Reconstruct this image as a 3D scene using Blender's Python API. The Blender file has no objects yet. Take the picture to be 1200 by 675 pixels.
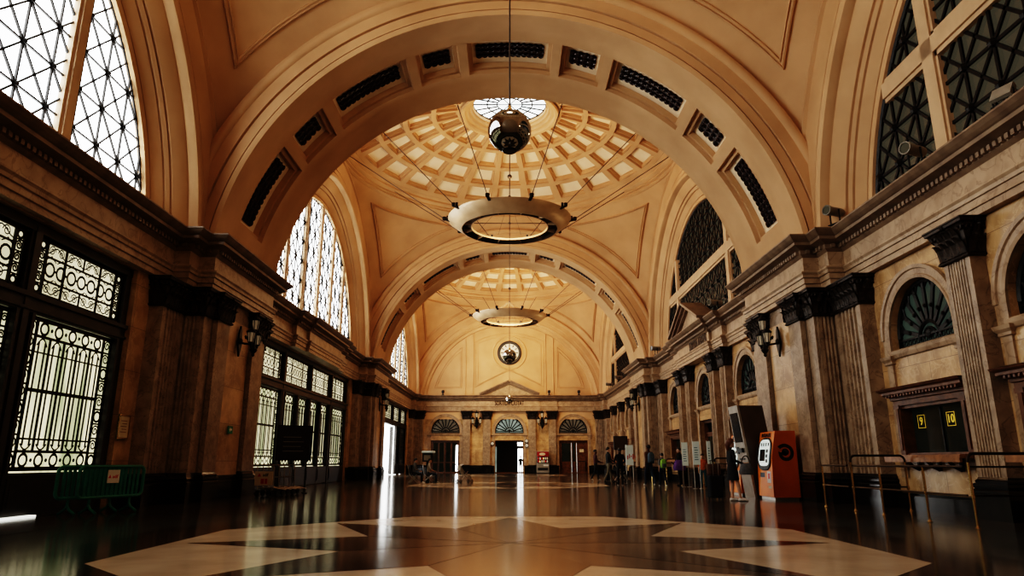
import bpy, bmesh, math, random
from mathutils import Vector, Matrix
random.seed(7)
PI = math.pi
R_ = math.radians
scene = bpy.context.scene
COL = scene.collection
sin, cos, sqrt, atan2 = math.sin, math.cos, math.sqrt, math.atan2

# ------------------------------------------------------------------ materials
def newmat(name):
    m = bpy.data.materials.new(name); m.use_nodes = True
    nt = m.node_tree; nt.nodes.clear()
    out = nt.nodes.new('ShaderNodeOutputMaterial')
    return m, nt, out

def pbr(name, c1, c2=None, rough=.5, metal=0., scale=3., detail=6., bump=0., bscale=None, spec=.5, veins=None, joints=None, emis=None, estr=0., ramp=(.35, .65), coat=0.):
    """procedural principled: two colours mixed by noise, optional veins and slab joints"""
    m, nt, out = newmat(name)
    N, L = nt.nodes, nt.links
    b = N.new('ShaderNodeBsdfPrincipled'); L.new(b.outputs[0], out.inputs[0])
    b.inputs['Roughness'].default_value = rough; b.inputs['Metallic'].default_value = metal
    b.inputs['Specular IOR Level'].default_value = spec
    b.inputs['Coat Weight'].default_value = coat
    tc = N.new('ShaderNodeTexCoord')
    nz = N.new('ShaderNodeTexNoise'); nz.inputs['Scale'].default_value = scale; nz.inputs['Detail'].default_value = detail
    L.new(tc.outputs['Object'], nz.inputs['Vector'])
    rp = N.new('ShaderNodeValToRGB')
    c2 = c2 or tuple(x*.8 for x in c1)
    rp.color_ramp.elements[0].position = ramp[0]; rp.color_ramp.elements[0].color = (*c2, 1)
    rp.color_ramp.elements[1].position = ramp[1]; rp.color_ramp.elements[1].color = (*c1, 1)
    L.new(nz.outputs[0], rp.inputs[0])
    col = rp.outputs[0]
    if veins:
        vc, vs, vamt = veins
        n2 = N.new('ShaderNodeTexNoise'); n2.inputs['Scale'].default_value = vs; n2.inputs['Detail'].default_value = 8; n2.inputs['Distortion'].default_value = 1.2
        L.new(tc.outputs['Object'], n2.inputs['Vector'])
        r2 = N.new('ShaderNodeValToRGB')
        e = r2.color_ramp.elements
        e[0].position = .47; e[0].color = (0, 0, 0, 1); e[1].position = .5; e[1].color = (1, 1, 1, 1)
        e2 = r2.color_ramp.elements.new(.53); e2.color = (0, 0, 0, 1)
        L.new(n2.outputs[0], r2.inputs[0])
        mu = N.new('ShaderNodeMath'); mu.operation = 'MULTIPLY'; mu.inputs[1].default_value = vamt
        L.new(r2.outputs[0], mu.inputs[0])
        mx = N.new('ShaderNodeMix'); mx.data_type = 'RGBA'
        L.new(mu.outputs[0], mx.inputs[0]); L.new(col, mx.inputs[6]); mx.inputs[7].default_value = (*vc, 1)
        col = mx.outputs[2]
    if joints:
        ax, jw, jh, jc = joints            # ax 'xz' or 'xy'
        sp = N.new('ShaderNodeSeparateXYZ'); L.new(tc.outputs['Object'], sp.inputs[0])
        cb = N.new('ShaderNodeCombineXYZ'); L.new(sp.outputs[0], cb.inputs[0]); L.new(sp.outputs[2 if ax == 'xz' else 1], cb.inputs[1])
        br = N.new('ShaderNodeTexBrick'); L.new(cb.outputs[0], br.inputs['Vector'])
        br.inputs['Scale'].default_value = 1; br.inputs['Brick Width'].default_value = jw; br.inputs['Row Height'].default_value = jh
        br.inputs['Mortar Size'].default_value = .006 if ax == 'xz' else .014; br.inputs['Mortar Smooth'].default_value = .1
        br.offset = .5 if ax == 'xz' else 0.
        br.inputs['Color1'].default_value = (.88, .88, .88, 1); br.inputs['Color2'].default_value = (1.08, 1.08, 1.08, 1); br.inputs['Mortar'].default_value = (*jc, 1)
        mm = N.new('ShaderNodeMix'); mm.data_type = 'RGBA'; mm.blend_type = 'MULTIPLY'; mm.inputs[0].default_value = 1
        L.new(col, mm.inputs[6]); L.new(br.outputs[0], mm.inputs[7]); col = mm.outputs[2]
    L.new(col, b.inputs['Base Color'])
    if emis:
        b.inputs['Emission Color'].default_value = (*emis, 1); b.inputs['Emission Strength'].default_value = estr
    if bump:
        nb = N.new('ShaderNodeTexNoise'); nb.inputs['Scale'].default_value = bscale or scale*6; nb.inputs['Detail'].default_value = 4
        L.new(tc.outputs['Object'], nb.inputs['Vector'])
        bp = N.new('ShaderNodeBump'); bp.inputs['Strength'].default_value = bump; bp.inputs['Distance'].default_value = .02
        L.new(nb.outputs[0], bp.inputs['Height']); L.new(bp.outputs[0], b.inputs['Normal'])
    return m

def daylight(name, c1, c2, strength, scale=(1, 1, 1), ramp=(.35, .65), nscale=2.):
    """obscured glass lit from outside: glows with the sky behind it, glossy in front"""
    m, nt, out = newmat(name); N, L = nt.nodes, nt.links
    tc = N.new('ShaderNodeTexCoord'); mp = N.new('ShaderNodeMapping'); mp.inputs['Scale'].default_value = scale
    nz = N.new('ShaderNodeTexNoise'); nz.inputs['Scale'].default_value = nscale; nz.inputs['Detail'].default_value = 3
    L.new(tc.outputs['Object'], mp.inputs[0]); L.new(mp.outputs[0], nz.inputs['Vector'])
    rp = N.new('ShaderNodeValToRGB'); rp.color_ramp.elements[0].position = ramp[0]; rp.color_ramp.elements[1].position = ramp[1]
    rp.color_ramp.elements[0].color = (*c2, 1); rp.color_ramp.elements[1].color = (*c1, 1)
    L.new(nz.outputs[0], rp.inputs[0])
    em = N.new('ShaderNodeEmission'); em.inputs[1].default_value = strength; L.new(rp.outputs[0], em.inputs[0])
    gl = N.new('ShaderNodeBsdfGlossy'); gl.inputs['Roughness'].default_value = .2; gl.inputs[0].default_value = (.15, .15, .15, 1)
    ad = N.new('ShaderNodeAddShader'); L.new(em.outputs[0], ad.inputs[0]); L.new(gl.outputs[0], ad.inputs[1]); L.new(ad.outputs[0], out.inputs[0])
    return m

PL = pbr('plaster_ochre', (.63, .405, .225), (.52, .325, .172), rough=.75, scale=.5, bump=.06, bscale=9)
PLC = pbr('plaster_cream', (.92, .78, .58), (.86, .70, .50), rough=.75, scale=1.2)
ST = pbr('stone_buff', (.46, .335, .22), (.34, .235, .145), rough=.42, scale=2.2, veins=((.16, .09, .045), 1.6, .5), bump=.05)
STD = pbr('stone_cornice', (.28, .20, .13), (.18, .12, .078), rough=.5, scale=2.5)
MARB = pbr('marble_amber', (.62, .41, .21), (.36, .215, .095), rough=.28, scale=1.6, detail=10, veins=((.66, .48, .28), 2.2, .6), joints=('xz', 1.7, 1.15, (.35, .3, .25)))
PIL = pbr('pilaster_stone', (.41, .305, .205), (.26, .185, .12), rough=.4, scale=3, detail=9, veins=((.13, .08, .045), 2.5, .6))
BLK = pbr('marble_black', (.016, .014, .012), (.008, .007, .006), rough=.18, scale=4)
BRZ = pbr('bronze_dark', (.045, .03, .02), (.018, .012, .008), rough=.45, metal=.4, scale=9)
IRON = pbr('iron_black', (.018, .016, .014), (.010, .009, .008), rough=.45, metal=.5, scale=8)
IRONW = pbr('iron_frame_painted', (.028, .022, .018), (.016, .012, .01), rough=.4, scale=5)
WOOD = pbr('wood_walnut', (.17, .07, .028), (.085, .033, .012), rough=.35, scale=5, bump=.05)
WOODL = pbr('wood_counter', (.36, .17, .065), (.2, .09, .033), rough=.35, scale=6)
MULL = pbr('mullion_paint', (.60, .42, .26), (.52, .36, .22), rough=.6, scale=2)
BRASS = pbr('brass', (.82, .60, .30), (.66, .46, .2), rough=.25, metal=1, scale=6)
BRZR = pbr('bronze_rail', (.06, .042, .028), (.035, .024, .016), rough=.3, metal=.7, scale=6)
DGL = pbr('glass_dark', (.012, .011, .009), (.006, .006, .005), rough=.15, scale=.7, spec=.3, emis=(.42, .38, .27), estr=.15)
DGR = pbr('glass_dark_green', (.06, .075, .06), (.03, .04, .033), rough=.12, scale=1.2, emis=(.34, .46, .38), estr=.11)
DGT = pbr('glass_ticket', (.022, .024, .019), (.010, .011, .009), rough=.06, scale=.8, emis=(.25, .3, .2), estr=.02)
SKYG = daylight('glass_sky', (1., 1., .98), (.93, .97, 1.), 9.5, nscale=.3)
SKYG2 = daylight('glass_skylight', (1., .99, .94), (.85, .93, .95), 4., nscale=.6)
GATEG = daylight('glass_gate', (1., .90, .60), (.40, .43, .24), 1.2, scale=(1.7, 1., .22), ramp=(.36, .56), nscale=1.4)
TRANG = daylight('glass_transom', (1., .90, .62), (.62, .56, .36), 1.1, scale=(.5, 1, .6), ramp=(.32, .6), nscale=1.3)
FANG = daylight('glass_fan_end', (.42, .34, .24), (.28, .23, .16), .22, nscale=1.5)
TEALG = daylight('glass_fanlight', (.62, .74, .66), (.38, .5, .44), .42, nscale=1.2)
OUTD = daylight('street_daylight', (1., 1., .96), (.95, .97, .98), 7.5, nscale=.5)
CHRM = pbr('polished_steel', (.40, .40, .38), (.33, .33, .31), rough=.07, metal=1, scale=2)
RINGM = pbr('ring_enamel', (.52, .38, .24), (.42, .30, .18), rough=.42, metal=.25, scale=1.5)
RINGI = pbr('ring_inside', (.12, .08, .05), (.07, .045, .03), rough=.5, metal=.3, scale=2)
WIRE = pbr('steel_cable', (.09, .065, .045), (.06, .04, .03), rough=.5, metal=.6, scale=9)
LAMPG = pbr('lantern_glass', (.62, .55, .42), (.48, .41, .3), rough=.25, scale=6, emis=(1, .85, .6), estr=.07)
ORN = pbr('ornament_bronze', (.035, .014, .010), (.015, .006, .005), rough=.4, scale=6)
WHT = pbr('enamel_white', (.80, .78, .72), (.72, .70, .64), rough=.4, scale=3)
CLKF = pbr('clock_face', (.85, .82, .74), (.78, .74, .66), rough=.35, scale=3)
BLKP = pbr('paint_black', (.014, .013, .013), (.008, .008, .008), rough=.4, scale=5)
GREEN = pbr('plastic_green', (.016, .22, .165), (.012, .17, .125), rough=.38, scale=6)
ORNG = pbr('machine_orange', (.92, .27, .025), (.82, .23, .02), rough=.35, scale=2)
ORND = pbr('machine_orange_dark', (.46, .10, .014), (.40, .085, .012), rough=.35, scale=2)  # cabinet orange darkened, shade of the sides put into the colour
TOTM = pbr('totem_brown', (.075, .045, .03), (.055, .032, .02), rough=.4, scale=2)
TOTF = pbr('totem_silver', (.36, .31, .25), (.28, .24, .19), rough=.35, metal=.5, scale=4)
SCRN = pbr('screen_lit', (.85, .90, .86), (.7, .78, .75), rough=.2, scale=4, emis=(.85, .95, .9), estr=.55)
SCRD = pbr('screen_dark', (.03, .03, .03), (.02, .02, .02), rough=.1, scale=4)
STEEL = pbr('steel_satin', (.50, .47, .42), (.4, .37, .33), rough=.3, metal=.9, scale=7)
CARD = pbr('card_cream', (.72, .62, .42), (.65, .55, .36), rough=.6, scale=4)
SIGNW = pbr('sign_white', (.62, .66, .60), (.54, .58, .53), rough=.4, scale=3, emis=(.8, .9, .8), estr=.10)
RED = pbr('red_paint', (.34, .018, .014), (.26, .012, .01), rough=.35, scale=4)
REDL = pbr('red_bright', (.62, .035, .02), (.52, .03, .016), rough=.35, scale=4)
GREY = pbr('grey_panel', (.32, .29, .24), (.25, .23, .19), rough=.4, scale=4)
YEL = pbr('number_yellow', (.85, .6, .08), (.8, .55, .06), rough=.4, scale=4, emis=(1, .72, .1), estr=.22)
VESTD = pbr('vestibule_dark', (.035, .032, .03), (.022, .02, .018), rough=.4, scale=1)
EXITG = pbr('exit_green', (.02, .2, .1), (.015, .16, .08), rough=.4, scale=5, emis=(.1, .8, .4), estr=.01)
LETT = pbr('bronze_letters', (.03, .02, .012), (.02, .013, .008), rough=.4, metal=.5, scale=8)
# floor stones
FL = pbr('floor_brown', (.088, .062, .042), (.048, .035, .025), rough=.14, scale=1.2, detail=9, joints=('xy', 1.3, 1.3, (.45, .42, .4)), bump=.03, bscale=1.2)
FLK = pbr('floor_dark', (.028, .023, .019), (.014, .012, .011), rough=.13, scale=1.5, detail=9, bump=.03, bscale=1.2)
FLC = pbr('floor_cream', (.58, .47, .34), (.47, .37, .26), rough=.17, scale=1.3, detail=9, bump=.03, bscale=1.2)
FLG = pbr('floor_grey', (.075, .078, .068), (.05, .052, .045), rough=.14, scale=1.5, detail=9)
# people
SKIN = pbr('skin', (.62, .38, .26), (.55, .33, .22), rough=.5, scale=8)
SKIND = pbr('skin_dark', (.17, .085, .05), (.13, .06, .035), rough=.5, scale=8)
def cloth(n, c): return pbr('cloth_'+n, c, tuple(x*.7 for x in c), rough=.85, scale=14)
C_BLK = cloth('black', (.012, .012, .014)); C_NVY = cloth('navy', (.015, .02, .04)); C_DEN = cloth('denim', (.10, .15, .19))
C_JEAN = cloth('jeans', (.03, .05, .085)); C_CAMO = cloth('khaki', (.22, .20, .14)); C_WHT = cloth('white', (.6, .55, .48)); C_MAR = cloth('maroon', (.08, .02, .02))
C_GRN = cloth('lime', (.32, .62, .10)); C_PUR = cloth('purple', (.20, .10, .38)); C_ORG = cloth('orange', (.55, .14, .04)); C_TEAL = cloth('teal', (.04, .13, .16)); C_GRY = cloth('grey', (.16, .17, .18)); C_BRN = cloth('brown', (.13, .06, .03))
SHOE = cloth('shoe_white', (.9, .87, .82)); SHOED = cloth('shoe_dark', (.02, .018, .016))
HAIRD = pbr('hair_dark', (.015, .010, .008), (.008, .006, .005), rough=.5, scale=20); HAIRR = pbr('hair_auburn', (.16, .05, .02), (.09, .03, .012), rough=.5, scale=20)

# ------------------------------------------------------------------ mesh builder
class MB:
    def __init__(s): s.v = []; s.f = []; s.m = []; s.mi = 0; s.T = None
    def pt(s, p):
        s.v.append(tuple(s.T(Vector(p))) if s.T else tuple(p)); return len(s.v)-1
    def face(s, ids): s.f.append(tuple(ids)); s.m.append(s.mi)
    def poly(s, pts): s.face([s.pt(p) for p in pts])
    def box(s, x0, x1, y0, y1, z0, z1):
        i = [s.pt(p) for p in ((x0,y0,z0),(x1,y0,z0),(x1,y1,z0),(x0,y1,z0),(x0,y0,z1),(x1,y0,z1),(x1,y1,z1),(x0,y1,z1))]
        for q in ((0,3,2,1),(4,5,6,7),(0,1,5,4),(1,2,6,5),(2,3,7,6),(3,0,4,7)): s.face([i[k] for k in q])
    def bevbox(s, x0, x1, y0, y1, z0, z1, b):
        """box with chamfered vertical and top edges"""
        ring = lambda d: [(x0+d,y0+b+0,0),(x0+b,y0+d,0)]
        def lp(z, d):
            return [s.pt(p) for p in ((x0+b,y0+d,z),(x1-b,y0+d,z),(x1-d,y0+b,z),(x1-d,y1-b,z),(x1-b,y1-d,z),(x0+b,y1-d,z),(x0+d,y1-b,z),(x0+d,y0+b,z))]
        L = [lp(z0+b, 0), lp(z1-b, 0)]
        bot = lp(z0, b*.7); top = lp(z1, b*.7)
        rings = [bot]+L+[top]
        for a, c in zip(rings, rings[1:]):
            for k in range(8): s.face([a[k], a[(k+1)%8], c[(k+1)%8], c[k]])
        s.face(bot[::-1]); s.face(top)
    def beam(s, a, b, w, t=None, up=(0,0,1)):
        """rectangular bar from a to b"""
        a, b = Vector(a), Vector(b); d = (b-a)
        if d.length < 1e-6: return
        d.normalize(); up = Vector(up)
        if abs(d.dot(up)) > .98: up = Vector((1,0,0)) if abs(d.x) < .9 else Vector((0,1,0))
        x = d.cross(up).normalized()*(w/2); y = d.cross(x).normalized()*((t or w)/2)
        i = [s.pt(p) for p in (a-x-y,a+x-y,a+x+y,a-x+y,b-x-y,b+x-y,b+x+y,b-x+y)]
        for q in ((0,3,2,1),(4,5,6,7),(0,1,5,4),(1,2,6,5),(2,3,7,6),(3,0,4,7)): s.face([i[k] for k in q])
    def tube(s, pts, r, n=6, closed=False, caps=True):
        pts = [Vector(p) for p in pts]; N = len(pts); rings = []
        rr = r if isinstance(r, (list, tuple)) else [r]*N
        prev = None
        for k, p in enumerate(pts):
            if closed: d = pts[(k+1)%N]-pts[k-1]
            else: d = pts[min(k+1,N-1)]-pts[max(k-1,0)]
            if d.length < 1e-9: d = Vector((0,0,1))
            d.normalize()
            if prev is None:
                u = Vector((0,0,1)) if abs(d.z) < .9 else Vector((1,0,0))
                x = d.cross(u).normalized()
            else:
                x = (prev-d*prev.dot(d))
                x = x.normalized() if x.length > 1e-6 else d.orthogonal().normalized()
            prev = x; y = d.cross(x)
            rings.append([s.pt(p+(x*cos(2*PI*j/n)+y*sin(2*PI*j/n))*rr[k]) for j in range(n)])
        for k in range(N if closed else N-1):
            a, b = rings[k], rings[(k+1)%N]
            for j in range(n): s.face([a[j], a[(j+1)%n], b[(j+1)%n], b[j]])
        if caps and not closed: s.face(rings[0][::-1]); s.face(rings[-1])
    def lathe(s, prof, c=(0,0,0), n=24, a0=0., a1=2*PI, axis='z'):
        """prof: (radius, height) pairs about an axis through c"""
        c = Vector(c); full = abs(a1-a0-2*PI) < 1e-6; rings = []
        for k in range(n if full else n+1):
            a = a0+(a1-a0)*k/n; ca, sa = cos(a), sin(a)
            if axis == 'z': f = lambda r, h: c+Vector((r*ca, r*sa, h))
            elif axis == 'y': f = lambda r, h: c+Vector((r*sa, h, r*ca))
            else: f = lambda r, h: c+Vector((h, r*sa, r*ca))
            rings.append([s.pt(f(r, h)) for r, h in prof])
        for k in range(n if full else n):
            a, b = rings[k], rings[(k+1) % len(rings)]
            for j in range(len(prof)-1): s.face([a[j], b[j], b[j+1], a[j+1]])
    def ball(s, c, r, nu=12, nv=8, sc=(1,1,1)):
        c = Vector(c)
        top = s.pt(c+Vector((0,0,r*sc[2]))); bot = s.pt(c-Vector((0,0,r*sc[2]))); rows = []
        for i in range(1, nv):
            t = PI*i/nv
            rows.append([s.pt(c+Vector((r*sin(t)*cos(2*PI*j/nu)*sc[0], r*sin(t)*sin(2*PI*j/nu)*sc[1], r*cos(t)*sc[2]))) for j in range(nu)])
        for j in range(nu):
            s.face([top, rows[0][j], rows[0][(j+1)%nu]]); s.face([bot, rows[-1][(j+1)%nu], rows[-1][j]])
        for a, b in zip(rows, rows[1:]):
            for j in range(nu): s.face([a[j], b[j], b[(j+1)%nu], a[(j+1)%nu]])
    def sweep(s, path, prof, closed=False, caps=True):
        """profile (offset to the left of travel, z) along a plan polyline with mitred corners"""
        P = [Vector((p[0], p[1])) for p in path]; N = len(P); rings = []
        for k in range(N):
            ds = []
            if closed or k > 0: ds.append((P[k]-P[k-1]).normalized())
            if closed or k < N-1: ds.append((P[(k+1)%N]-P[k]).normalized())
            ns = [Vector((-d.y, d.x)) for d in ds]
            if len(ns) == 2:
                m = ns[0]+ns[1]; den = 1+ns[0].dot(ns[1]); m = m/den if den > .05 else ns[0]
            else: m = ns[0]
            rings.append([s.pt((P[k].x+m.x*o, P[k].y+m.y*o, z)) for o, z in prof])
        M = len(prof)
        for k in range(N if closed else N-1):
            a, b = rings[k], rings[(k+1)%N]
            for j in range(M-1): s.face([a[j], b[j], b[j+1], a[j+1]])
        if caps and not closed: s.face(rings[0][::-1]); s.face(rings[-1])
    def extr(s, pts, z0, z1, cap=True):
        a = [s.pt((p[0],p[1],z0)) for p in pts]; b = [s.pt((p[0],p[1],z1)) for p in pts]; n = len(pts)
        for k in range(n): s.face([a[k], a[(k+1)%n], b[(k+1)%n], b[k]])
        if cap: s.face(a[::-1]); s.face(b)
    def extr_n(s, pts, n0, n1):
        """polygon in the (x,z) plane extruded along y from n0 to n1"""
        a = [s.pt((p[0],n0,p[1])) for p in pts]; b = [s.pt((p[0],n1,p[1])) for p in pts]; n = len(pts)
        for k in range(n): s.face([a[k], a[(k+1)%n], b[(k+1)%n], b[k]])
        s.face(a[::-1]); s.face(b)
    def mesh(s, name, mats, smooth=False):
        me = bpy.data.meshes.new(name); me.from_pydata(s.v, [], s.f)
        mats = mats if isinstance(mats, (list, tuple)) else [mats]
        for m in mats: me.materials.append(m)
        if len(mats) > 1: me.polygons.foreach_set('material_index', s.m)
        bm = bmesh.new(); bm.from_mesh(me); bmesh.ops.recalc_face_normals(bm, faces=bm.faces); bm.to_mesh(me); bm.free()
        if smooth:
            me.polygons.foreach_set('use_smooth', [True]*len(me.polygons))
            try: me.set_sharp_from_angle(angle=R_(40))
            except Exception: pass
        me.update(); return me
    def obj(s, name, mats, parent=None, smooth=False, **k):
        return link(name, s.mesh(name, mats, smooth), parent, **k)

def link(name, me, parent=None, loc=None, rz=None, label=None):
    o = bpy.data.objects.new(name, me); COL.objects.link(o)
    if parent: o.parent = parent
    if loc: o.location = loc
    if rz is not None: o.rotation_euler = (0,0,rz)
    if label: o['label'] = label
    return o
def thing(name, label, cat, loc=(0,0,0), rz=0., group=None):
    o = link(name, None, None, loc, rz); o.empty_display_size = .2
    o['label'] = label; o['category'] = cat
    if group: o['group'] = group
    return o
def tag(o, label, cat, group=None):
    o['label'] = label; o['category'] = cat
    if group: o['group'] = group
    return o
def struct(name, loc=(0,0,0), rz=0., me=None):
    o = link(name, me, None, loc, rz); o['kind'] = 'structure'; return o
def dup(root, loc, rz, label=None):
    r = root.copy(); COL.objects.link(r); r.location = loc; r.rotation_euler = (0,0,rz)
    if label: r['label'] = label
    for ch in list(root.children):
        c = ch.copy(); COL.objects.link(c); c.parent = r
        for g in list(ch.children):
            d = g.copy(); COL.objects.link(d); d.parent = c
    return r
def text_mesh(txt, size, depth=.01, bold=False):
    cu = bpy.data.curves.new('txt', 'FONT'); cu.body = txt; cu.size = size; cu.extrude = depth; cu.align_x = 'CENTER'; cu.align_y = 'CENTER'
    cu.resolution_u = 3
    if bold: cu.offset = size*.018
    o = bpy.data.objects.new('txt', cu); COL.objects.link(o)
    bpy.context.view_layer.update()
    me = bpy.data.meshes.new_from_object(o.evaluated_get(bpy.context.evaluated_depsgraph_get()))
    bpy.data.objects.remove(o); bpy.data.curves.remove(cu); return me
def text(name, txt, size, mat, parent, loc, rot=(PI/2,0,0), depth=.01, bold=False):
    me = text_mesh(txt, size, depth, bold); me.name = name; me.materials.clear(); me.materials.append(mat)
    o = bpy.data.objects.new(name, me); COL.objects.link(o); o.parent = parent; o.location = loc; o.rotation_euler = rot; return o

# ------------------------------------------------------------------ layout
CZ, RA = 6.45, 9.15                      # centre height and radius of the great arches
CS = [9.8, 35.05, 60.3]                  # bay centres
ARCH = [(19.8, 25.05), (45.05, 50.3)]    # transverse arches
XS, YA, RS2 = 9.3, 10.0, 208.            # side plane, transverse plane, pendentive sphere radius squared
YE, Y0 = 70.9, -.3                       # end wall, wall behind the camera
XW = 10.0
RR, RL, RE = PI/2, -PI/2, PI             # wall frames: local x along the wall, local y out into the hall
def wr(u): return (XW, u, 0)             # placement on the right wall
def wl(u): return (-XW, u, 0)
ZC = 7.7                                 # cornice top

# ------------------------------------------------------------------ floor
mb = MB(); mb.box(-11.5, 11.5, -1, YE+4.2, -.3, 0)
floor = struct('floor', me=mb.mesh('floor', FL))
def ngon(r, n, a0, cx, cy, z): return [(cx+r*sin(a0+2*PI*k/n), cy+r*cos(a0+2*PI*k/n), z) for k in range(n)]
for C in (10.35, 35.6, 60.8):
    mb = MB(); o = ngon(8.6, 8, PI/8, 0, C, .0015); i = ngon(6.5, 8, PI/8, 0, C, .0015)
    for k in range(8): mb.poly([o[k], o[(k+1)%8], i[(k+1)%8], i[k]])
    mb.obj('octagon_band', FLG, floor)
    mb = MB(); o = ngon(6.5, 8, PI/8, 0, C, .0015); i = ngon(5.25, 8, PI/8, 0, C, .0015)
    for k in range(8): mb.poly([o[k], o[(k+1)%8], i[(k+1)%8], i[k]])
    mb.obj('dark_band', FLK, floor)
    mb = MB(); mb.poly(ngon(5.25, 8, PI/8, 0, C, .003)); mb.obj('cream_octagon', FLC, floor)
    mb = MB(); a = ngon(4.6, 8, 0, 0, C, .0045); b = ngon(2.38, 8, PI/8, 0, C, .0045)
    for k in range(8): mb.poly([(0, C, .0045), b[k-1], a[k], b[k]])
    mb.obj('star_inlay', FL, floor)
    mb = MB()
    for k in range(8): mb.poly([(0, C, .006), b[k-1], (a[k][0]*.999, C+(a[k][1]-C)*.999, .006)])
    for k in range(len(mb.v)): mb.v[k] = (mb.v[k][0], mb.v[k][1], .006)
    mb.obj('star_shadow_inlay', FLK, floor)  # darker stone on one half of each star point
for sgn in (-1, 1):
    mb = MB(); mb.poly([(sgn*8.0, 0, .001), (sgn*8.45, 0, .001), (sgn*8.45, 70, .001), (sgn*8.0, 70, .001)]); mb.obj('border_band', FLG, floor)

# ------------------------------------------------------------------ walls
def arcpts(u, zs, r, n=20): return [(u-r*cos(PI*k/n), zs+r*sin(PI*k/n)) for k in range(n+1)]
def wall_strip(mb, u0, u1, z0, z1): mb.poly([(u0,0,z0),(u1,0,z0),(u1,0,z1),(u0,0,z1)])
def wall_face(mb, u0, u1, z0, z1, ops, depth):
    """wall in local coords with openings; each opening: u, W, list of ('rect',hw,za,zb) / ('arch',r,za,zs) bottom to top"""
    cur = u0
    for o in sorted(ops, key=lambda o: o['u']):
        u, W = o['u'], o['W']
        if u-W > cur: wall_strip(mb, cur, u-W, z0, z1)
        z = z0
        for h in o['holes']:
            hw = h[1]; za = h[2]
            zt = h[3] if h[0] == 'rect' else h[3]+hw
            if za > z: wall_strip(mb, u-W, u+W, z, za)
            if W > hw+1e-4:
                wall_strip(mb, u-W, u-hw, za, zt); wall_strip(mb, u+hw, u+W, za, zt)
            if h[0] == 'rect':
                out = [(u-hw, za), (u+hw, za), (u+hw, zt), (u-hw, zt)]
            else:
                ap = arcpts(u, h[3], hw)
                for a, b in zip(ap, ap[1:]): mb.poly([(a[0],0,a[1]),(b[0],0,b[1]),(b[0],0,zt),(a[0],0,zt)])
                out = [(u+hw, za)]+[(u-hw, za)]+ap
                out = [(u-hw, za)]+ap+[(u+hw, za)]
            n = len(out)
            for k in range(n):
                a, b = out[k], out[(k+1)%n]
                if h[0] == 'rect' and abs(a[1]-b[1]) < 1e-6 and a[1] <= .01: continue
                mb.poly([(a[0],0,a[1]),(b[0],0,b[1]),(b[0],-depth,b[1]),(a[0],-depth,a[1])])
            z = zt
        if z < z1: wall_strip(mb, u-W, u+W, z, z1)
        cur = u+W
    if cur < u1: wall_strip(mb, cur, u1, z0, z1)

ARO = 1.3
OPEN_R = []
for k, C in enumerate(CS):
    us = [C-6.5, C-2.17, C+2.17, C+6.5] if k != 1 else [C-6.35, C, C+6.35]
    for u in us:
        door = (k == 1 and u == C)
        OPEN_R.append((k, u, door))
mb = MB()
ops = [dict(u=u, W=1.5, holes=[('rect', 1.4, 0, 3.2) if d else ('rect', 1.27, 1.3, 2.55), ('arch', ARO, 3.92, 4.22)]) for k, u, d in OPEN_R]
wall_face(mb, Y0, YE, 0, ZC+.3, ops, .45)
wall_right = struct('wall_right', wr(0), RR, mb.mesh('wall_right', MARB))
# left wall: three great gate openings
mb = MB()
ops = [dict(u=-C, W=7.95, holes=[('rect', 7.95, 0, 6.12)]) for C in CS]
wall_face(mb, -YE, -Y0, 0, ZC+.3, ops, .4)
wall_left = struct('wall_left', wl(0), RL, mb.mesh('wall_left', MARB))
# end wall
EU = [-6.5, 0, 6.5]; ERO = 1.45
mb = MB()
ops = [dict(u=u, W=1.6, holes=[('rect', 1.45, 0, 3.22), ('arch', ERO, 3.92, 4.1)]) for u in EU]
wall_face(mb, -11.2, 11.2, 0, ZC+.3, ops, .5)
wall_back = struct('wall_back', (0, YE, 0), RE, mb.mesh('wall_back', MARB))
# wall behind the camera
mb = MB(); mb.box(-11, 11, Y0-.3, Y0, 0, 21)
wall_front = struct('wall_front', me=mb.mesh('wall_front', ST))

# stone archivolts, jambs, sills round every arched opening (local frame)
def arch_trim(parent, u, r, zs, ztop_door, mb=None):
    m = MB(); prof = [(r, .0), (r, .06), (r+.08, .08), (r+.1, .05), (r+.22, .06), (r+.24, .1), (r+.33, .11), (r+.33, 0)]
    rings = []
    n = 28
    for k in range(n+1):
        a = PI*k/n; rings.append([m.pt((u-R*cos(a), nn, zs+R*sin(a))) for R, nn in prof])
    for a, b in zip(rings, rings[1:]):
        for j in range(len(prof)-1): m.face([a[j], a[j+1], b[j+1], b[j]])
    for s in (-1, 1):
        x0, x1 = sorted((u+s*(r+.33), u+s*r))
        m.box(x0, x1, 0, .06, 3.78, zs)
        m.sweep([(x0, 0), (x0, .06), (x1, .06), (x1, 0)], [(0, 3.56), (.03, 3.58), (.03, 3.64), (.08, 3.7), (.1, 3.78), (0, 3.8)])
        m.box(x0+.03, x1-.03, 0, .05, .75, 3.56)
    m.sweep([(u-r, -.2), (u-r, .03), (u+r, .03), (u+r, -.2)], [(0, 3.7), (.02, 3.72), (.05, 3.8), (.06, 3.88), (0, 3.92)])
    m.obj('arch_surround', ST, parent)
for k, u, d in OPEN_R: arch_trim(wall_right, u, ARO, 4.22, 0)
for u in EU: arch_trim(wall_back, u, ERO, 4.1, 0)

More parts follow.
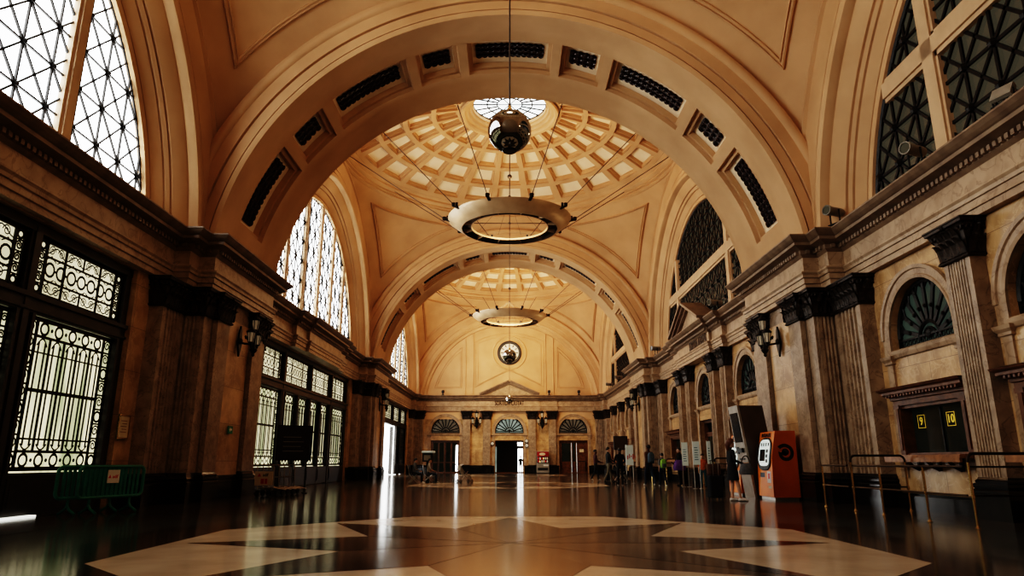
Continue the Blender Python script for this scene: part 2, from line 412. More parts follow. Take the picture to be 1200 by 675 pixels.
# ------------------------------------------------------------------ fanlights
WN = [0]
def window(loc, rz):
    WN[0] += 1; return struct('window_%d' % WN[0], loc, rz)
def fan_meshes(r, zs, zb, glass):
    g = MB(); g.poly([(p[0], 0, p[1]) for p in [(-r, zb)]+arcpts(0, zs, r)+[(r, zb)]])
    t = MB()
    zc = zb+.12
    def bar(a0, a1, r0, r1, w): t.beam((r0*cos(a0), .05, zc+r0*sin(a0)), (r1*cos(a1), .05, zc+r1*sin(a1)), w, .05, up=(0, 1, 0))
    for k in range(1, 10):
        a = PI*k/10; rr = min(r, 9)
        Rm = r-.02+(.12 if k in (4, 5, 6) else .06)
        bar(a, a, .4, Rm, .10)
        t.ball((.62*cos(a)*r, .07, zc+.62*sin(a)*r), .06, 6, 4)
    t.tube([(.42*cos(PI*k/14), .05, zc+.42*sin(PI*k/14)) for k in range(15)], .05, 6)
    t.tube([(.26*cos(PI*k/14), .05, zc+.26*sin(PI*k/14)) for k in range(15)], .035, 6)
    t.ball((0, .06, zc+.12), .13, 8, 6, (1, .5, 1))
    t.tube([(p[0]*.97, .05, zs+(p[1]-zs)*.97) for p in arcpts(0, zs, r, 24)], .07, 6)
    n = 9
    for k in range(n):                    # little arcade inside the rim
        a0, a1 = PI*(k+.12)/n, PI*(k+.88)/n
        q = [(r*.93*cos(a0), zs+r*.93*sin(a0)), (r*.8*cos((a0+a1)/2), zs+r*.8*sin((a0+a1)/2)), (r*.93*cos(a1), zs+r*.93*sin(a1))]
        t.tube([(x, .05, z) for x, z in q], .028, 5)
    t.box(-r, r, .02, .09, zb, zb+.07); t.box(-r, r, .02, .09, zb+.2, zb+.25)
    m = int(r*2/.17)
    for k in range(m):
        x = -r+.1+k*(2*r-.2)/(m-1); t.tube([(x+.06*cos(a*PI/4), .05, zb+.135+.06*sin(a*PI/4)) for a in range(8)], .016, 4, closed=True)
    t.box(-r, -r+.07, .02, .09, zb, zs); t.box(r-.07, r, .02, .09, zb, zs)
    return g.mesh('glass', glass), t.mesh('grille', IRON)
fg, ft = fan_meshes(ARO, 4.22, 3.92, DGR)
for k, u, d in OPEN_R:
    w = window(wr(u), RR); link('glass', fg, w, (0, -.3, 0)); link('grille', ft, w, (0, -.26, 0))
eg, et = fan_meshes(ERO, 4.1, 3.92, FANG); eg2, _ = fan_meshes(ERO, 4.1, 3.92, TEALG)
for u in EU:
    w = window((u, YE, 0), RE); link('glass', eg2 if u == 0 else eg, w, (0, -.3, 0)); link('grille', et, w, (0, -.26, 0))

# ------------------------------------------------------------------ pilasters
def flute_poly(w, p, n):
    """plan of a shaft: width w, projection p, n flutes on the front"""
    if not n: return [(-w/2, 0), (-w/2, p), (w/2, p), (w/2, 0)]
    e = w*.14; pitch = (w-2*e)/n; r = pitch*.36; pts = [(-w/2, 0), (-w/2, p)]
    for k in range(n):
        c = -w/2+e+pitch*(k+.5)
        pts += [(c-r, p), (c-r*.8, p-r*.75), (c, p-r*1.15), (c+r*.8, p-r*.75), (c+r, p)]
    return pts+[(w/2, p), (w/2, 0)]
def capital_mb(path, z0=5.32, z1=6.15):
    m = MB(); H = z1-z0
    m.sweep(path, [(0, z0), (.05, z0+.02), (.06, z0+.05), (.03, z0+.09), (.02, z0+.1), (.03, z0+.45*H), (.07, z0+.7*H), (.15, z0+.84*H), (.13, z0+.85*H), (.19, z0+.88*H), (.2, z0+.95*H), (.22, z0+.96*H), (.22, z1), (0, z1)])
    def leaf(p, t, nrm, zb, h, w):
        rows = [(0, .035, .5), (.35, .05, .55), (.7, .085, .5), (.92, .15, .38), (1., .2, .2), (.93, .22, .08)]
        prev = None
        for f, o, ww in rows:
            c = Vector((p.x+nrm.x*o, p.y+nrm.y*o, zb+h*f)); tw = Vector((t.x, t.y, 0))*(w*ww)
            row = [m.pt(c-tw), m.pt(c+Vector((nrm.x, nrm.y, 0))*.035), m.pt(c+tw)]
            if prev:
                m.face([prev[0], prev[1], row[1], row[0]]); m.face([prev[1], prev[2], row[2], row[1]])
            prev = row
    P = [Vector(p) for p in path]
    for a, b in zip(P, P[1:]):
        d = b-a; L = d.length
        if L < .12: continue
        t = d/L; nrm = Vector((-t.y, t.x)); n = max(1, round(L/.24))
        for k in range(n): leaf(a+t*(L*(k+.5)/n), t, nrm, z0+.08, H*.42, L/n)
        for k in range(n+1):
            if 0 < k < n or n == 1: leaf(a+t*(L*k/n), t, nrm, z0+.12, H*.66, L/n)
        if L > .3:
            m.ball((*(a+t*(L/2)+nrm*.17), z1-.07), .07, 8, 6)
            for e in (a, b):
                c = e+nrm*.12; cc = Vector((c.x, c.y, z0+.76*H))
                m.tube([cc+Vector((t.x, t.y, 0))*(.11*(1-q/14)*cos(q*.7))+Vector((0, 0, .11*(1-q/14)*sin(q*.7))) for q in range(13)], .028, 5)
    return m
_pc = {}
def pillar(loc, rz, w, p, fl, ztop=6.15):
    key = (round(w, 3), round(p, 3), fl)
    if key not in _pc:
        s = MB(); s.extr(flute_poly(w, p, fl), .8, 5.36)
        cap = capital_mb([(-w/2-.02, 0), (-w/2-.02, p+.02), (w/2+.02, p+.02), (w/2+.02, 0)])
        b = MB(); pth = [(-w/2, 0), (-w/2, p), (w/2, p), (w/2, 0)]
        b.sweep(pth, [(.1, 0), (.1, .5), (.12, .51), (.12, .56), (.1, .58), (.06, .6), (.09, .64), (.09, .69), (.04, .71), (.05, .75), (.02, .78), (0, .82)])
        _pc[key] = (s.mesh('shaft', PIL), cap.mesh('capital', BRZ), b.mesh('base', BLK))
    o = struct('pillar', loc, rz); s, c, b = _pc[key]
    link('shaft', s, o); link('capital', c, o); link('base', b, o); return o
PIERX = 9.05
for k, C in enumerate(CS):                # right wall pilasters between the arches
    if k == 1:
        for du in (-4.1, -2.3, 2.3, 4.1): pillar(wr(C+du), RR, .8, .34, 7)
    else:
        for du in (-4.33, 0, 4.33): pillar(wr(C+du), RR, .86, .34, 7)
for x in (-4.35, -2.3, 2.3, 4.35): pillar((x, YE, 0), RE, .74, .3, 0)
AY = [(18.95, 1.45), (25.9, 1.45), (44.2, 1.45), (51.15, 1.45), (69.3, 1.3)]
for y, w in AY:
    pillar(wr(y), RR, w, .4, 5); pillar(wl(y+(.17 if y in (18.95, 44.2) else 0)), RL, w-.25, .4, 5)
for sx in (-1, 1): pillar((sx*9.25, YE, 0), RE, 1.0, .5, 5)
# great piers carrying the transverse arches
for y0, y1 in ARCH:
    yc = (y0+y1)/2
    for side, loc, rz in ((1, (XW, yc, 0), RR), (-1, (-XW, yc, 0), RL)):
        o = struct('pillar', loc, rz); hw = 2.55; p = XW-PIERX
        s = MB(); s.extr([(-hw, 0), (-hw, p), (-hw+.55, p), (-hw+.55, p-.02), (hw-.55, p-.02), (hw-.55, p), (hw, p), (hw, 0)], .8, 6.15); s.obj('shaft', PIL, o)
        f = MB()                           # fluted face turned to the hall's length
        for e in (-1, 1):
            f.T = lambda v, e=e: Vector((e*(hw+v.y), .47+v.x*e, v.z))
            f.extr(flute_poly(.8, .05, 5), .8, 5.36)
        f.T = None; f.obj('fluted_face', PIL, o)
        m = MB(); m.box(-.95, .95, p-.1, p+.03, .7, 5.6); m.obj('marble_panel', MARB, o)
        capital_mb([(-hw-.06, 0), (-hw-.06, p+.03), (-hw+.5, p+.03)]).obj('capital', BRZ, o)
        capital_mb([(hw-.5, p+.03), (hw+.06, p+.03), (hw+.06, 0)]).obj('capital', BRZ, o)
        b = MB(); b.sweep([(-hw-.05, 0), (-hw-.05, p), (hw+.05, p), (hw+.05, 0)], [(.08, 0), (.08, .5), (.1, .51), (.1, .56), (.05, .6), (.07, .66), (.03, .72), (0, .82)]); b.obj('base', BLK, o)
        for du in (-1.5, 1.5): pillar((loc[0]-side*p, yc+du*side, 0), rz, .9, .16, 0)

# ------------------------------------------------------------------ baseboards
mb = MB(); prof = [(.1, 0), (.1, .6), (.05, .66), (.07, .72), (0, .78)]
for u0, u1 in [(-.3, 33.4), (36.7, 70.9)]: mb.sweep([(XW, u0), (XW, u1)], [(o, z*.52) for o, z in prof])
b = struct('baseboard_right', me=mb.mesh('baseboard_right', BLK))
mb = MB()
for y0, y1 in ((17.75, 27.1), (43, 52.3), (68.3, 70.9)): mb.sweep([(-XW, y1), (-XW, y0)], prof)
struct('baseboard_left', me=mb.mesh('baseboard_left', BLK))
mb = MB()
for x0, x1 in ((9.9, 8.0), (5.0, 1.5), (-1.5, -5.0), (-8.0, -9.9)): mb.sweep([(x0, YE), (x1, YE)], prof)
struct('baseboard_back', me=mb.mesh('baseboard_back', BLK))

# ------------------------------------------------------------------ entablature
def side_path():
    P = [(9.82, Y0)]
    for k, (y0, y1) in enumerate(ARCH):
        P += [(9.82, y0-.62), (9.35, y0-.62), (9.35, y0), (8.88, y0), (8.88, y1), (9.35, y1), (9.35, y1+.62), (9.82, y1+.62)]
        if k == 0:
            C = CS[1]
            P += [(9.82, C-4.7), (9.6, C-4.7), (9.6, C-3.1), (9.45, C-3.1), (9.45, C+3.1), (9.6, C+3.1), (9.6, C+4.7), (9.82, C+4.7)]
    P += [(9.82, 68.9), (9.4, 68.9), (9.4, YE-.5)]
    return P
sp = side_path()
path = sp+[(8.7, YE-.5), (8.7, YE-.2), (4.9, YE-.2), (4.9, YE-.3), (3.1, YE-.3), (3.1, YE-.42), (-3.1, YE-.42), (-3.1, YE-.3), (-4.9, YE-.3), (-4.9, YE-.2), (-8.7, YE-.2), (-8.7, YE-.5)]+[(-x, y) for x, y in reversed(sp)]
lp = []
for p in path:
    if not lp or (Vector(lp[-1])-Vector(p)).length > 1e-4: lp.append(p)
path = lp
mb = MB(); mb.sweep(path, [(-.9, 6.15), (0, 6.15), (0, 6.3), (.04, 6.31), (.04, 6.47), (.08, 6.48), (.09, 6.56), (.13, 6.62), (.13, 6.66), (.02, 6.68), (.0, 6.72), (0, 7.12), (-.9, 7.12)], caps=False)
struct('trim_1', me=mb.mesh('entablature', ST))
mb = MB(); mb.sweep(path, [(-.9, 7.12), (0, 7.12), (.05, 7.16), (.09, 7.2), (.09, 7.33), (.15, 7.35), (.26, 7.39), (.36, 7.41), (.36, 7.50), (.40, 7.52), (.47, 7.58), (.52, 7.64), (.54, 7.66), (.54, ZC), (-1.3, ZC+.02)], caps=False)
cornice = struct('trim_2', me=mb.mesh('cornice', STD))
mb = MB()
for a, b in zip(path, path[1:]):
    a, b = Vector(a), Vector(b); L = (b-a).length
    if L < .35: continue
    t = (b-a)/L; n = Vector((-t.y, t.x)); k = int(L/.17)
    for i in range(k):
        c = a+t*((i+.5)*L/k)+n*.135
        mb.beam((c.x-t.x*.05, c.y-t.y*.05, 7.27), (c.x+t.x*.05, c.y+t.y*.05, 7.27), .09, .11)
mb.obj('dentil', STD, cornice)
# pediments
def pediment(loc, rz, parent_name):
    o = struct(parent_name, loc, rz); hw, ap = 2.65, 1.2
    m = MB(); m.extr_n([(-hw, ZC), (hw, ZC), (0, ZC+ap)], -.6, .02); m.obj('tympanum', ST, o)
    m = MB()
    for s in (-1, 1):
        a = Vector((s*(hw+.35), 0, ZC-.02)); b = Vector((0, 0, ZC+ap+.1)); d = (b-a).normalized(); up = Vector((-d.z*s, 0, d.x*s))*(-1 if s > 0 else 1)
        up = Vector((0, 0, 1))-d*d.z; up.normalize()
        for o0, z0, h in ((.5, .14, .12), (.36, .03, .11), (.2, -.1, .13)):
            pts = []
            for q in (a, b): pts += [q+up*z0, q+up*(z0+h)]
            lo = [Vector((p.x, -.6, p.z)) for p in pts]; hi = [Vector((p.x, o0, p.z)) for p in pts]
            i = [m.pt(p) for p in (lo[0], lo[1], lo[3], lo[2], hi[0], hi[1], hi[3], hi[2])]
            for qf in ((0,1,2,3),(4,5,6,7),(0,1,5,4),(1,2,6,5),(2,3,7,6),(3,0,4,7)): m.face([i[x] for x in qf])
    m.obj('raking_cornice', STD, o)
    return o
pediment((0, YE-.42, 0), RE, 'trim_3'); pediment((9.45, CS[1], 0), RR, 'trim_4')
l1 = struct('trim_5', (0, YE-.435, 6.9), RE); text('frieze_lettering', 'SORTIDA CIUTAT', .66, LETT, l1, (0, .01, 0), rot=(PI/2, 0, PI), bold=True).scale = (.57, 1, 1)
l2 = struct('trim_6', (9.435, CS[1]-1.2, 6.9), RR); text('frieze_lettering', 'SORTIDA ANDENS', .66, LETT, l2, (0, .01, 0), rot=(PI/2, 0, PI), bold=True).scale = (.57, 1, 1)

# ------------------------------------------------------------------ the vault
ceiling = struct('ceiling')
def arcsweep(prof, axis, c, n=72, ang=R_(83.4)):
    m = MB(); m.lathe(prof, c, n, -ang, ang, axis); return m
# transverse arches
def transverse(y0, y1):
    A = R_(83.4)
    m = MB(); t = y1-y0
    ys = [0, .1, .95, 1.05, 1.6, 3.65, t-1.05, t-.95, t-.1, t]
    rr = [RA-.06, RA, RA, RA+.07, RA+.07, RA+.07, RA+.07, RA, RA, RA-.06]
    # bands either side of the coffer row
    def band(i, j):
        m.lathe([(rr[k], ys[k]) for k in range(i, j+1)], (0, y0, CZ), 96, -A, A, 'y')
    band(0, 4); band(5, 9)
    yA, yB = ys[4], ys[5]; r0, r1, r2 = RA+.07, RA+.42, RA+.40
    cells = []
    for k in range(-2, 3):
        cells.append((R_(33*k-9.6), R_(33*k+9.6), 1))
        if k < 2: cells.append((R_(33*k+16.5-4.8), R_(33*k+16.5+4.8), 0))
    cells.sort()
    def P(R, a, y): return (R*sin(a), y0+y, CZ+R*cos(a))
    def arcstrip(a, b, ya, yb, Ra, Rb):
        n = max(1, int((b-a)/R_(2.2)+.99))
        for q in range(n):
            s0, s1 = a+(b-a)*q/n, a+(b-a)*(q+1)/n
            m.poly([P(Ra, s0, ya), P(Ra, s1, ya), P(Rb, s1, yb), P(Rb, s0, yb)])
    cur = -A
    for a, b, big in cells+[(A, A, 0)]:
        arcstrip(cur, a, yA, yB, r0, r0); cur = b
        if a == b: break
        i1, i2 = .16, .3
        da = i1/RA; db = i2/RA
        rm = RA+.22
        # stepped recess
        for (a0, b0, ya, yb, R0), (a1, b1, yc, yd, R1) in ((((a, b, yA, yB, r0)), ((a+.02/RA, b-.02/RA, yA+.02, yB-.02, rm))), (((a+.02/RA, b-.02/RA, yA+.02, yB-.02, rm)), ((a+da, b-da, yA+i1, yB-i1, rm))), (((a+da, b-da, yA+i1, yB-i1, rm)), ((a+da*1.15, b-da*1.15, yA+i1*1.15, yB-i1*1.15, r1)))):
            arcstrip2 = lambda p, q, y_0, y_1, R_0, R_1: None
            n = max(1, int((b0-a0)/R_(2.2)+.99))
            for q in range(n):
                s0, s1 = a0+(b0-a0)*q/n, a0+(b0-a0)*(q+1)/n; u0, u1 = a1+(b1-a1)*q/n, a1+(b1-a1)*(q+1)/n
                m.poly([P(R0, s0, ya), P(R0, s1, ya), P(R1, u1, yc), P(R1, u0, yc)])
                m.poly([P(R0, s0, yb), P(R0, s1, yb), P(R1, u1, yd), P(R1, u0, yd)])
            for s, u in ((a0, a1), (b0, b1)): m.poly([P(R0, s, ya), P(R0, s, yb), P(R1, u, yd), P(R1, u, yc)])
        m.mi = 1; arcstrip(a+da*1.15, b-da*1.15, yA+i1*1.15, yB-i1*1.15, r1, r1); m.mi = 0
    o = m.obj('transverse_arch', [PL, PLC], ceiling, smooth=True)
    # dark relief ornaments, one per coffer
    for a, b, big in cells:
        om = MB(); ym = (yA+yB)/2; hl = (b-a)/2-R_(2.0 if big else 1.8); am = (a+b)/2; hwid = .44
        rnd = random.Random(int(am*1000))
        for side in (-1, 1):
            pass
        n = max(3, int(2*hl*RA/.2))
        back = []
        for q in range(n*2+1):
            s = am-hl+2*hl*q/(n*2); back.append((s, hwid*(1.0 if q % 2 else .86)))
        for (s0, w0), (s1, w1) in zip(back, back[1:]):
            om.poly([P(r1-.03, s0, ym-w0), P(r1-.03, s1, ym-w1), P(r1-.03, s1, ym+w1), P(r1-.03, s0, ym+w0)])
        for q in range(n):
            s = am-hl+2*hl*(q+.5)/n
            for yy in (-.3, 0, .3):
                c = P(r1-.05, s, ym+yy); rad = .085+.03*rnd.random()
                om.tube([P(r1-.07, s+rad*cos(e*.9)*(1-e/11)/RA, ym+yy+rad*sin(e*.9)*(1-e/11)) for e in range(9)], .032, 4)
        om.obj('coffer_ornament', ORN, ceiling)
    # moulded archivolts on both faces
    for yf, dr in ((y0, -1), (y1, 1)):
        pr = [(RA-.06, 0), (RA-.08, .06), (RA+.04, .12), (RA+.07, .12), (RA+.075, .05), (RA+.11, .05), (RA+.115, .1), (RA+.42, .1), (RA+.425, .04), (RA+.46, .04), (RA+.465, .16), (RA+.84, .16), (RA+.86, .22), (RA+.93, .27), (RA+1.04, .29), (RA+1.14, .25), (RA+1.18, .14), (RA+1.2, .0), (RA+1.26, -.08), (RA+1.9, -.1)]
        arcsweep([(r, h*dr) for r, h in pr], 'y', (0, yf, CZ), 96).obj('arch_moulding', PL, ceiling, smooth=True)
for y0, y1 in ARCH: transverse(y0, y1)
# arches against the end wall and the wall behind the camera
pr = [(RA+1.9, .05), (RA+1.25, .02), (RA+1.2, -.06), (RA+1.12, -.19), (RA+1.02, -.2), (RA+.9, -.15), (RA+.86, -.1), (RA+.43, -.1), (RA+.40, -.055), (RA+.06, -.06), (RA+.02, -.1), (RA-.08, -.05), (RA-.1, .02), (RA-.2, .06), (RA-.22, .3), (RA-.32, .34), (RA-.5, .36), (RA-.52, .56), (RA-.6, .62)]
arcsweep(pr, 'y', (0, 70.3, CZ), 96).obj('end_arch', PL, ceiling, smooth=True)
arcsweep([(r, -h) for r, h in pr], 'y', (0, -.2, CZ), 96).obj('end_arch', PL, ceiling, smooth=True)
# pendentives and panel mouldings
RB = 9.25
zr = sqrt(RS2-RB*RB)
def pendentive(C):
    m = MB(); phis = sorted(set([2*PI*k/144 for k in range(144)]+[q for q in (atan2(YA, XS), PI-atan2(YA, XS), PI+atan2(YA, XS), 2*PI-atan2(YA, XS))]))
    cols = []
    for ph in phis:
        b = min(XS/max(abs(cos(ph)), 1e-6), YA/max(abs(sin(ph)), 1e-6))
        col = []
        for t in range(15):
            r = RB+(b-RB)*t/14; col.append(m.pt((r*cos(ph), C+r*sin(ph), CZ+sqrt(RS2-r*r))))
        cols.append(col)
    for k in range(len(cols)):
        a, b = cols[k], cols[(k+1)%len(cols)]
        for j in range(14): m.face([a[j], b[j], b[j+1], a[j+1]])
    m.obj('pendentive', PL, ceiling, smooth=True)
    for sx in (-1, 1):
        for sy in (-1, 1):
            xa, ya, rt = XS-.62, YA-.62, RB+.75
            zt = sqrt(RS2-rt*rt); zc = sqrt(RS2-xa*xa-ya*ya); pts = []
            x_top = sqrt(rt*rt-ya*ya); y_top = sqrt(rt*rt-xa*xa)
            for q in range(17):                # along the transverse side, up from the corner
                x = xa+(x_top-xa)*q/16; pts.append((x, ya, sqrt(RS2-x*x-ya*ya)))
            a0, a1 = atan2(ya, x_top), atan2(y_top, xa)
            for q in range(1, 16):
                a = a0+(a1-a0)*q/16; pts.append((rt*cos(a), rt*sin(a), zt))
            for q in range(16):
                y = y_top+(ya-y_top)*q/16; pts.append((xa, y, sqrt(RS2-xa*xa-y*y)))
            cen = Vector([sum(p[i] for p in pts)/len(pts) for i in range(3)])
            def curve(kk, lift):
                out = []
                for p in pts:
                    v = (cen.lerp(Vector(p), kk)).normalized()*(sqrt(RS2)-lift); out.append((sx*v.x, C+sy*v.y, CZ+v.z))
                return out
            g = MB(); n = len(pts); strips = [curve(1.0, -.02), curve(1.0, .10), curve(.975, .13), curve(.96, .06), curve(.925, .05), curve(.915, .11), curve(.895, .09), curve(.89, -.02)]
            ids = [[g.pt(p) for p in st] for st in strips]
            for a, b in zip(ids, ids[1:]):
                for q in range(n): g.face([a[q], a[(q+1)%n], b[(q+1)%n], b[q]])
            g.obj('panel_moulding', PL, ceiling)
for C in CS: pendentive(C)
# domes
def dome(C):
    Zb = CZ+zr
    m = MB(); m.lathe([(RB+.25, -.12), (RB+.1, -.16), (RB-.02, -.08), (RB+.02, .02), (RB-.12, .06), (RB-.1, .16), (RB-.22, .2), (RB-.3, .3), (RB-.28, .42), (RB-.42, .48), (RB-.5, .58)], (0, C, Zb), 96); m.obj('dome_ring', PL, ceiling, smooth=True)
    r_b, z_b, z_o, r_o = RB-.5, Zb+.58, 20.25, 2.45
    # spherical cap through rim and oculus
    d = ((r_b**2+z_b**2)-(r_o**2+z_o**2))/(2*(z_b-z_o)); Rd = sqrt(r_b**2+(z_b-d)**2)
    def P(r, ph, dep):
        z = sqrt(Rd*Rd-r*r); s = (Rd+dep)/Rd
        return (r*s*cos(ph), C+r*s*sin(ph), d+z*s)
    m = MB(); NC = 24; rows = [(2.95, 4.15), (4.42, 5.72), (6.0, 7.2), (7.46, 8.5)]; edges = [r_o]+[e for rw in rows for e in rw]+[r_b]
    dphi = 2*PI/NC
    def ring(ra, rb, p0, p1, n=2):
        for q in range(n):
            a, b = p0+(p1-p0)*q/n, p0+(p1-p0)*(q+1)/n
            m.poly([P(ra, a, 0), P(ra, b, 0), P(rb, b, 0), P(rb, a, 0)])
    for j in range(NC):
        p0 = j*dphi-dphi/2+PI/2
        for i in range(0, len(edges)-1):
            ra, rb = edges[i], edges[i+1]
            if i % 2 == 0: ring(ra, rb, p0, p0+dphi, 2); continue
            # rib margins either side, then the sunk panel
            mid = (ra+rb)/2; mg = .105*dphi
            ring(ra, rb, p0, p0+mg, 1); ring(ra, rb, p0+dphi-mg, p0+dphi, 1)
            a, b = p0+mg, p0+dphi-mg
            st = [(0, 0), (.02, .15), (.08, .15), (.11, .34)]
            for (o0, d0), (o1, d1) in zip(st, st[1:]):
                f0, f1 = o0/mid, o1/mid
                q0 = [P(ra+o0, a+f0, d0), P(ra+o0, b-f0, d0), P(rb-o0, b-f0, d0), P(rb-o0, a+f0, d0)]
                q1 = [P(ra+o1, a+f1, d1), P(ra+o1, b-f1, d1), P(rb-o1, b-f1, d1), P(rb-o1, a+f1, d1)]
                for q in range(4): m.poly([q0[q], q0[(q+1)%4], q1[(q+1)%4], q1[q]])
            m.mi = 1; f1 = .11/mid
            m.poly([P(ra+.11, a+f1, .34), P(ra+.11, b-f1, .34), P(rb-.11, b-f1, .34), P(rb-.11, a+f1, .34)]); m.mi = 0
    m.obj('coffered_dome', [PL, PLC], ceiling)
    m = MB(); m.lathe([(r_o+.35, -.17), (r_o+.28, -.24), (r_o+.12, -.2), (r_o+.06, -.05), (r_o-.1, .0), (r_o-.14, .12), (r_o-.25, .16), (r_o-.3, .3), (r_o-.38, .34), (r_o-.38, .75)], (0, C, z_o), 64); m.obj('oculus_ring', PL, ceiling, smooth=True)
    rg = r_o-.36
    w = window((0, C, z_o+.55), 0)
    g = MB(); g.poly([(rg*cos(2*PI*k/48), rg*sin(2*PI*k/48), .06) for k in range(48)]); g.obj('glass', SKYG2, w)
    t = MB()
    for k in range(20):
        a = 2*PI*k/20; t.beam((rg*.34*cos(a), rg*.34*sin(a), 0), (rg*cos(a), rg*sin(a), 0), .075, .05)
        a2 = a+PI/20; t.beam((rg*.62*cos(a), rg*.62*sin(a), 0), (rg*.62*cos(a+PI/10), rg*.62*sin(a+PI/10), 0), .06, .04)
    for f in (.34, .99): t.tube([(rg*f*cos(2*PI*k/40), rg*f*sin(2*PI*k/40), 0) for k in range(40)], .035, 5, closed=True)
    for k in range(6): t.beam((0, 0, 0), (rg*.34*cos(PI*k/3), rg*.34*sin(PI*k/3), 0), .04, .04)
    t.obj('lattice', IRON, w)
    return z_o
for C in CS: ZO = dome(C)

# side lunettes
SP = [(11.6, 9.4), (11.02, 9.34), (10.98, 9.22), (10.86, 9.2), (10.82, 9.3), (9.98, 9.3), (9.97, 9.36), (9.91, 9.36), (9.9, 9.28), (9.68, 9.28), (9.67, 9.38), (9.6, 9.36), (9.55, 9.2), (9.44, 9.13), (9.32, 9.16), (9.26, 9.3), (9.25, 9.42), (9.17, 9.44), (8.86, 9.7), (8.855, 9.78), (8.80, 9.80), (8.79, 9.74), (8.70, 9.82), (8.69, 9.9), (8.65, 9.92), (8.64, 9.86), (8.36, 10.06), (8.355, 10.13), (8.30, 10.13), (8.29, 10.05), (8.13, 10.08), (8.1, 10.3)]
RG = 8.12; XG = 10.2
def clip_line(p, d, R, zmin):
    """parameter range of p+t*d inside the disc of radius R about (0,CZ) and above zmin"""
    px, pz = p[0], p[1]-CZ; b = px*d[0]+pz*d[1]; c = px*px+pz*pz-R*R; D = b*b-c
    if D <= 0: return None
    t0, t1 = -b-sqrt(D), -b+sqrt(D)
    if abs(d[1]) > 1e-6:
        tm = (zmin-p[1])/d[1]
        if d[1] > 0: t0 = max(t0, tm)
        else: t1 = min(t1, tm)
    elif p[1] < zmin: return None
    return (t0, t1) if t1-t0 > .05 else None
def lattice_mesh(w, s):
    m = MB()
    def line(p, d):
        r = clip_line(p, d, RG, 7.5)
        if r: m.beam((p[0]+d[0]*r[0], 0, p[1]+d[1]*r[0]), (p[0]+d[0]*r[1], 0, p[1]+d[1]*r[1]), w, .05, up=(0, 1, 0))
    n = int(18/s)
    for k in range(-n, n+1):
        line((k*s, CZ), (0, 1)); line((0, 7.7+k*s*1.05), (1, 0))
        L = math.hypot(s, s*1.05)
        line((k*s, 7.7), (s/L, s*1.05/L)); line((k*s, 7.7), (-s/L, s*1.05/L))
    # boss at each node
    for i in range(-9, 10):
        for j in range(0, 9):
            x, z = i*s, 7.7+j*s*1.05
            if math.hypot(x, z-CZ) < RG-.1: m.ball((x, .03, z), w*1.5, 6, 4)
    m.tube([(RG*sin(a), 0, CZ+RG*cos(a)) for a in [R_(-85+170*k/60) for k in range(61)]], w*.8, 5)
    return m.mesh('lattice', IRON)
latL, latR = lattice_mesh(.042, .95), lattice_mesh(.075, .95)
gp = [(RG*1.01*sin(R_(-82+164*k/48)), 0, CZ+RG*1.01*cos(R_(-82+164*k/48))) for k in range(49)]
g = MB(); g.poly(gp); glL = g.mesh('glass', SKYG); g = MB(); g.poly(gp); glR = g.mesh('glass', DGL)
def mullions(us, ztr):
    m = MB()
    def bar(u0, u1, z0, z1):
        m.box(u0, u1, -.06, .08, z0, z1); m.box(u0+.08 if u1-u0 < 1 else u0, u1-.08 if u1-u0 < 1 else u1, .08, .14, z0 if u1-u0 < 1 else z0+.12, z1 if u1-u0 < 1 else z1-.12)
    hw = .27
    for u, w in us:
        zt = CZ+sqrt(max(.1, (RG+.1)**2-(abs(u)+w)**2)); bar(u-w, u+w, 7.45, zt)
    if ztr:
        x = sqrt((RG+.1)**2-(ztr-CZ+.35)**2); bar(-x, x, ztr-.33, ztr+.33)
    return m.mesh('mullion', MULL)
mulR = mullions([(-4.75, .29), (4.75, .29)], 10.8)
mulL0 = mullions([(-4.4, .22), (4.4, .22)], 0)
mulL1 = mullions([(-5.2, .16), (-2.6, .16), (0, .16), (2.6, .16), (5.2, .16)], 0)
for k, C in enumerate(CS):
    for sx in (1, -1):
        m = MB(); A = R_(83.4)
        m.lathe([(r, x*sx) for r, x in SP], (0, C, CZ), 96, -A, A, 'x'); m.obj('lunette_arch', PL, ceiling, smooth=True)
        w = window((sx*XG, C, 0), RR if sx > 0 else RL)
        link('glass', glR if sx > 0 else glL, w, (0, -.07, 0)); link('lattice', latR if sx > 0 else latL, w, (0, -.02, 0))
        link('mullion', mulR if sx > 0 else (mulL0 if k == 0 else mulL1), w)
        # sill behind the cornice
# unseen shell added round the hall to keep sky light from leaking in
mb = MB()
mb.box(-11.6, 11.6, -1, YE+1.5, 22, 22.3)
for sx in (-1, 1): mb.box(min(sx*10.75, sx*11), max(sx*10.75, sx*11), -1, YE+1.5, 0, 22)
mb.box(-11.2, 11.2, YE+.95, YE+1.5, ZC, 22)
mb.obj('roof', STD, ceiling)
# end tympanum with framed panels
tym = struct('wall_back_tympanum', (0, YE-.02, 0), RE); tym.name = 'wall_back.001'
m = MB(); m.poly([(9.2*sin(R_(-97+194*k/64)), 0, CZ+9.2*cos(R_(-97+194*k/64))) for k in range(65)]); m.obj('plaster_field', PL, tym)
m = MB()
def bead(pts, r=.05, closed=True): m.tube([(x, .02, z) for x, z in pts], r, 6, closed=closed)
def arcz(x, R): return CZ+sqrt(max(0, R*R-x*x))
for x0, x1 in ((-3.55, 3.55),):
    ctr = [(x0+.0, 8.6)]+[(x0+(x1-x0)*k/20, arcz(x0+(x1-x0)*k/20, 7.75)) for k in range(21)]+[(x1, 8.6), (1.0, 9.9), (0, 10.35), (-1.0, 9.9)]
    bead(ctr, .05); cx, cz0 = 0, 11.2
    bead([(cx+(x-cx)*.92, cz0+(z-cz0)*.9) for x, z in ctr], .035)
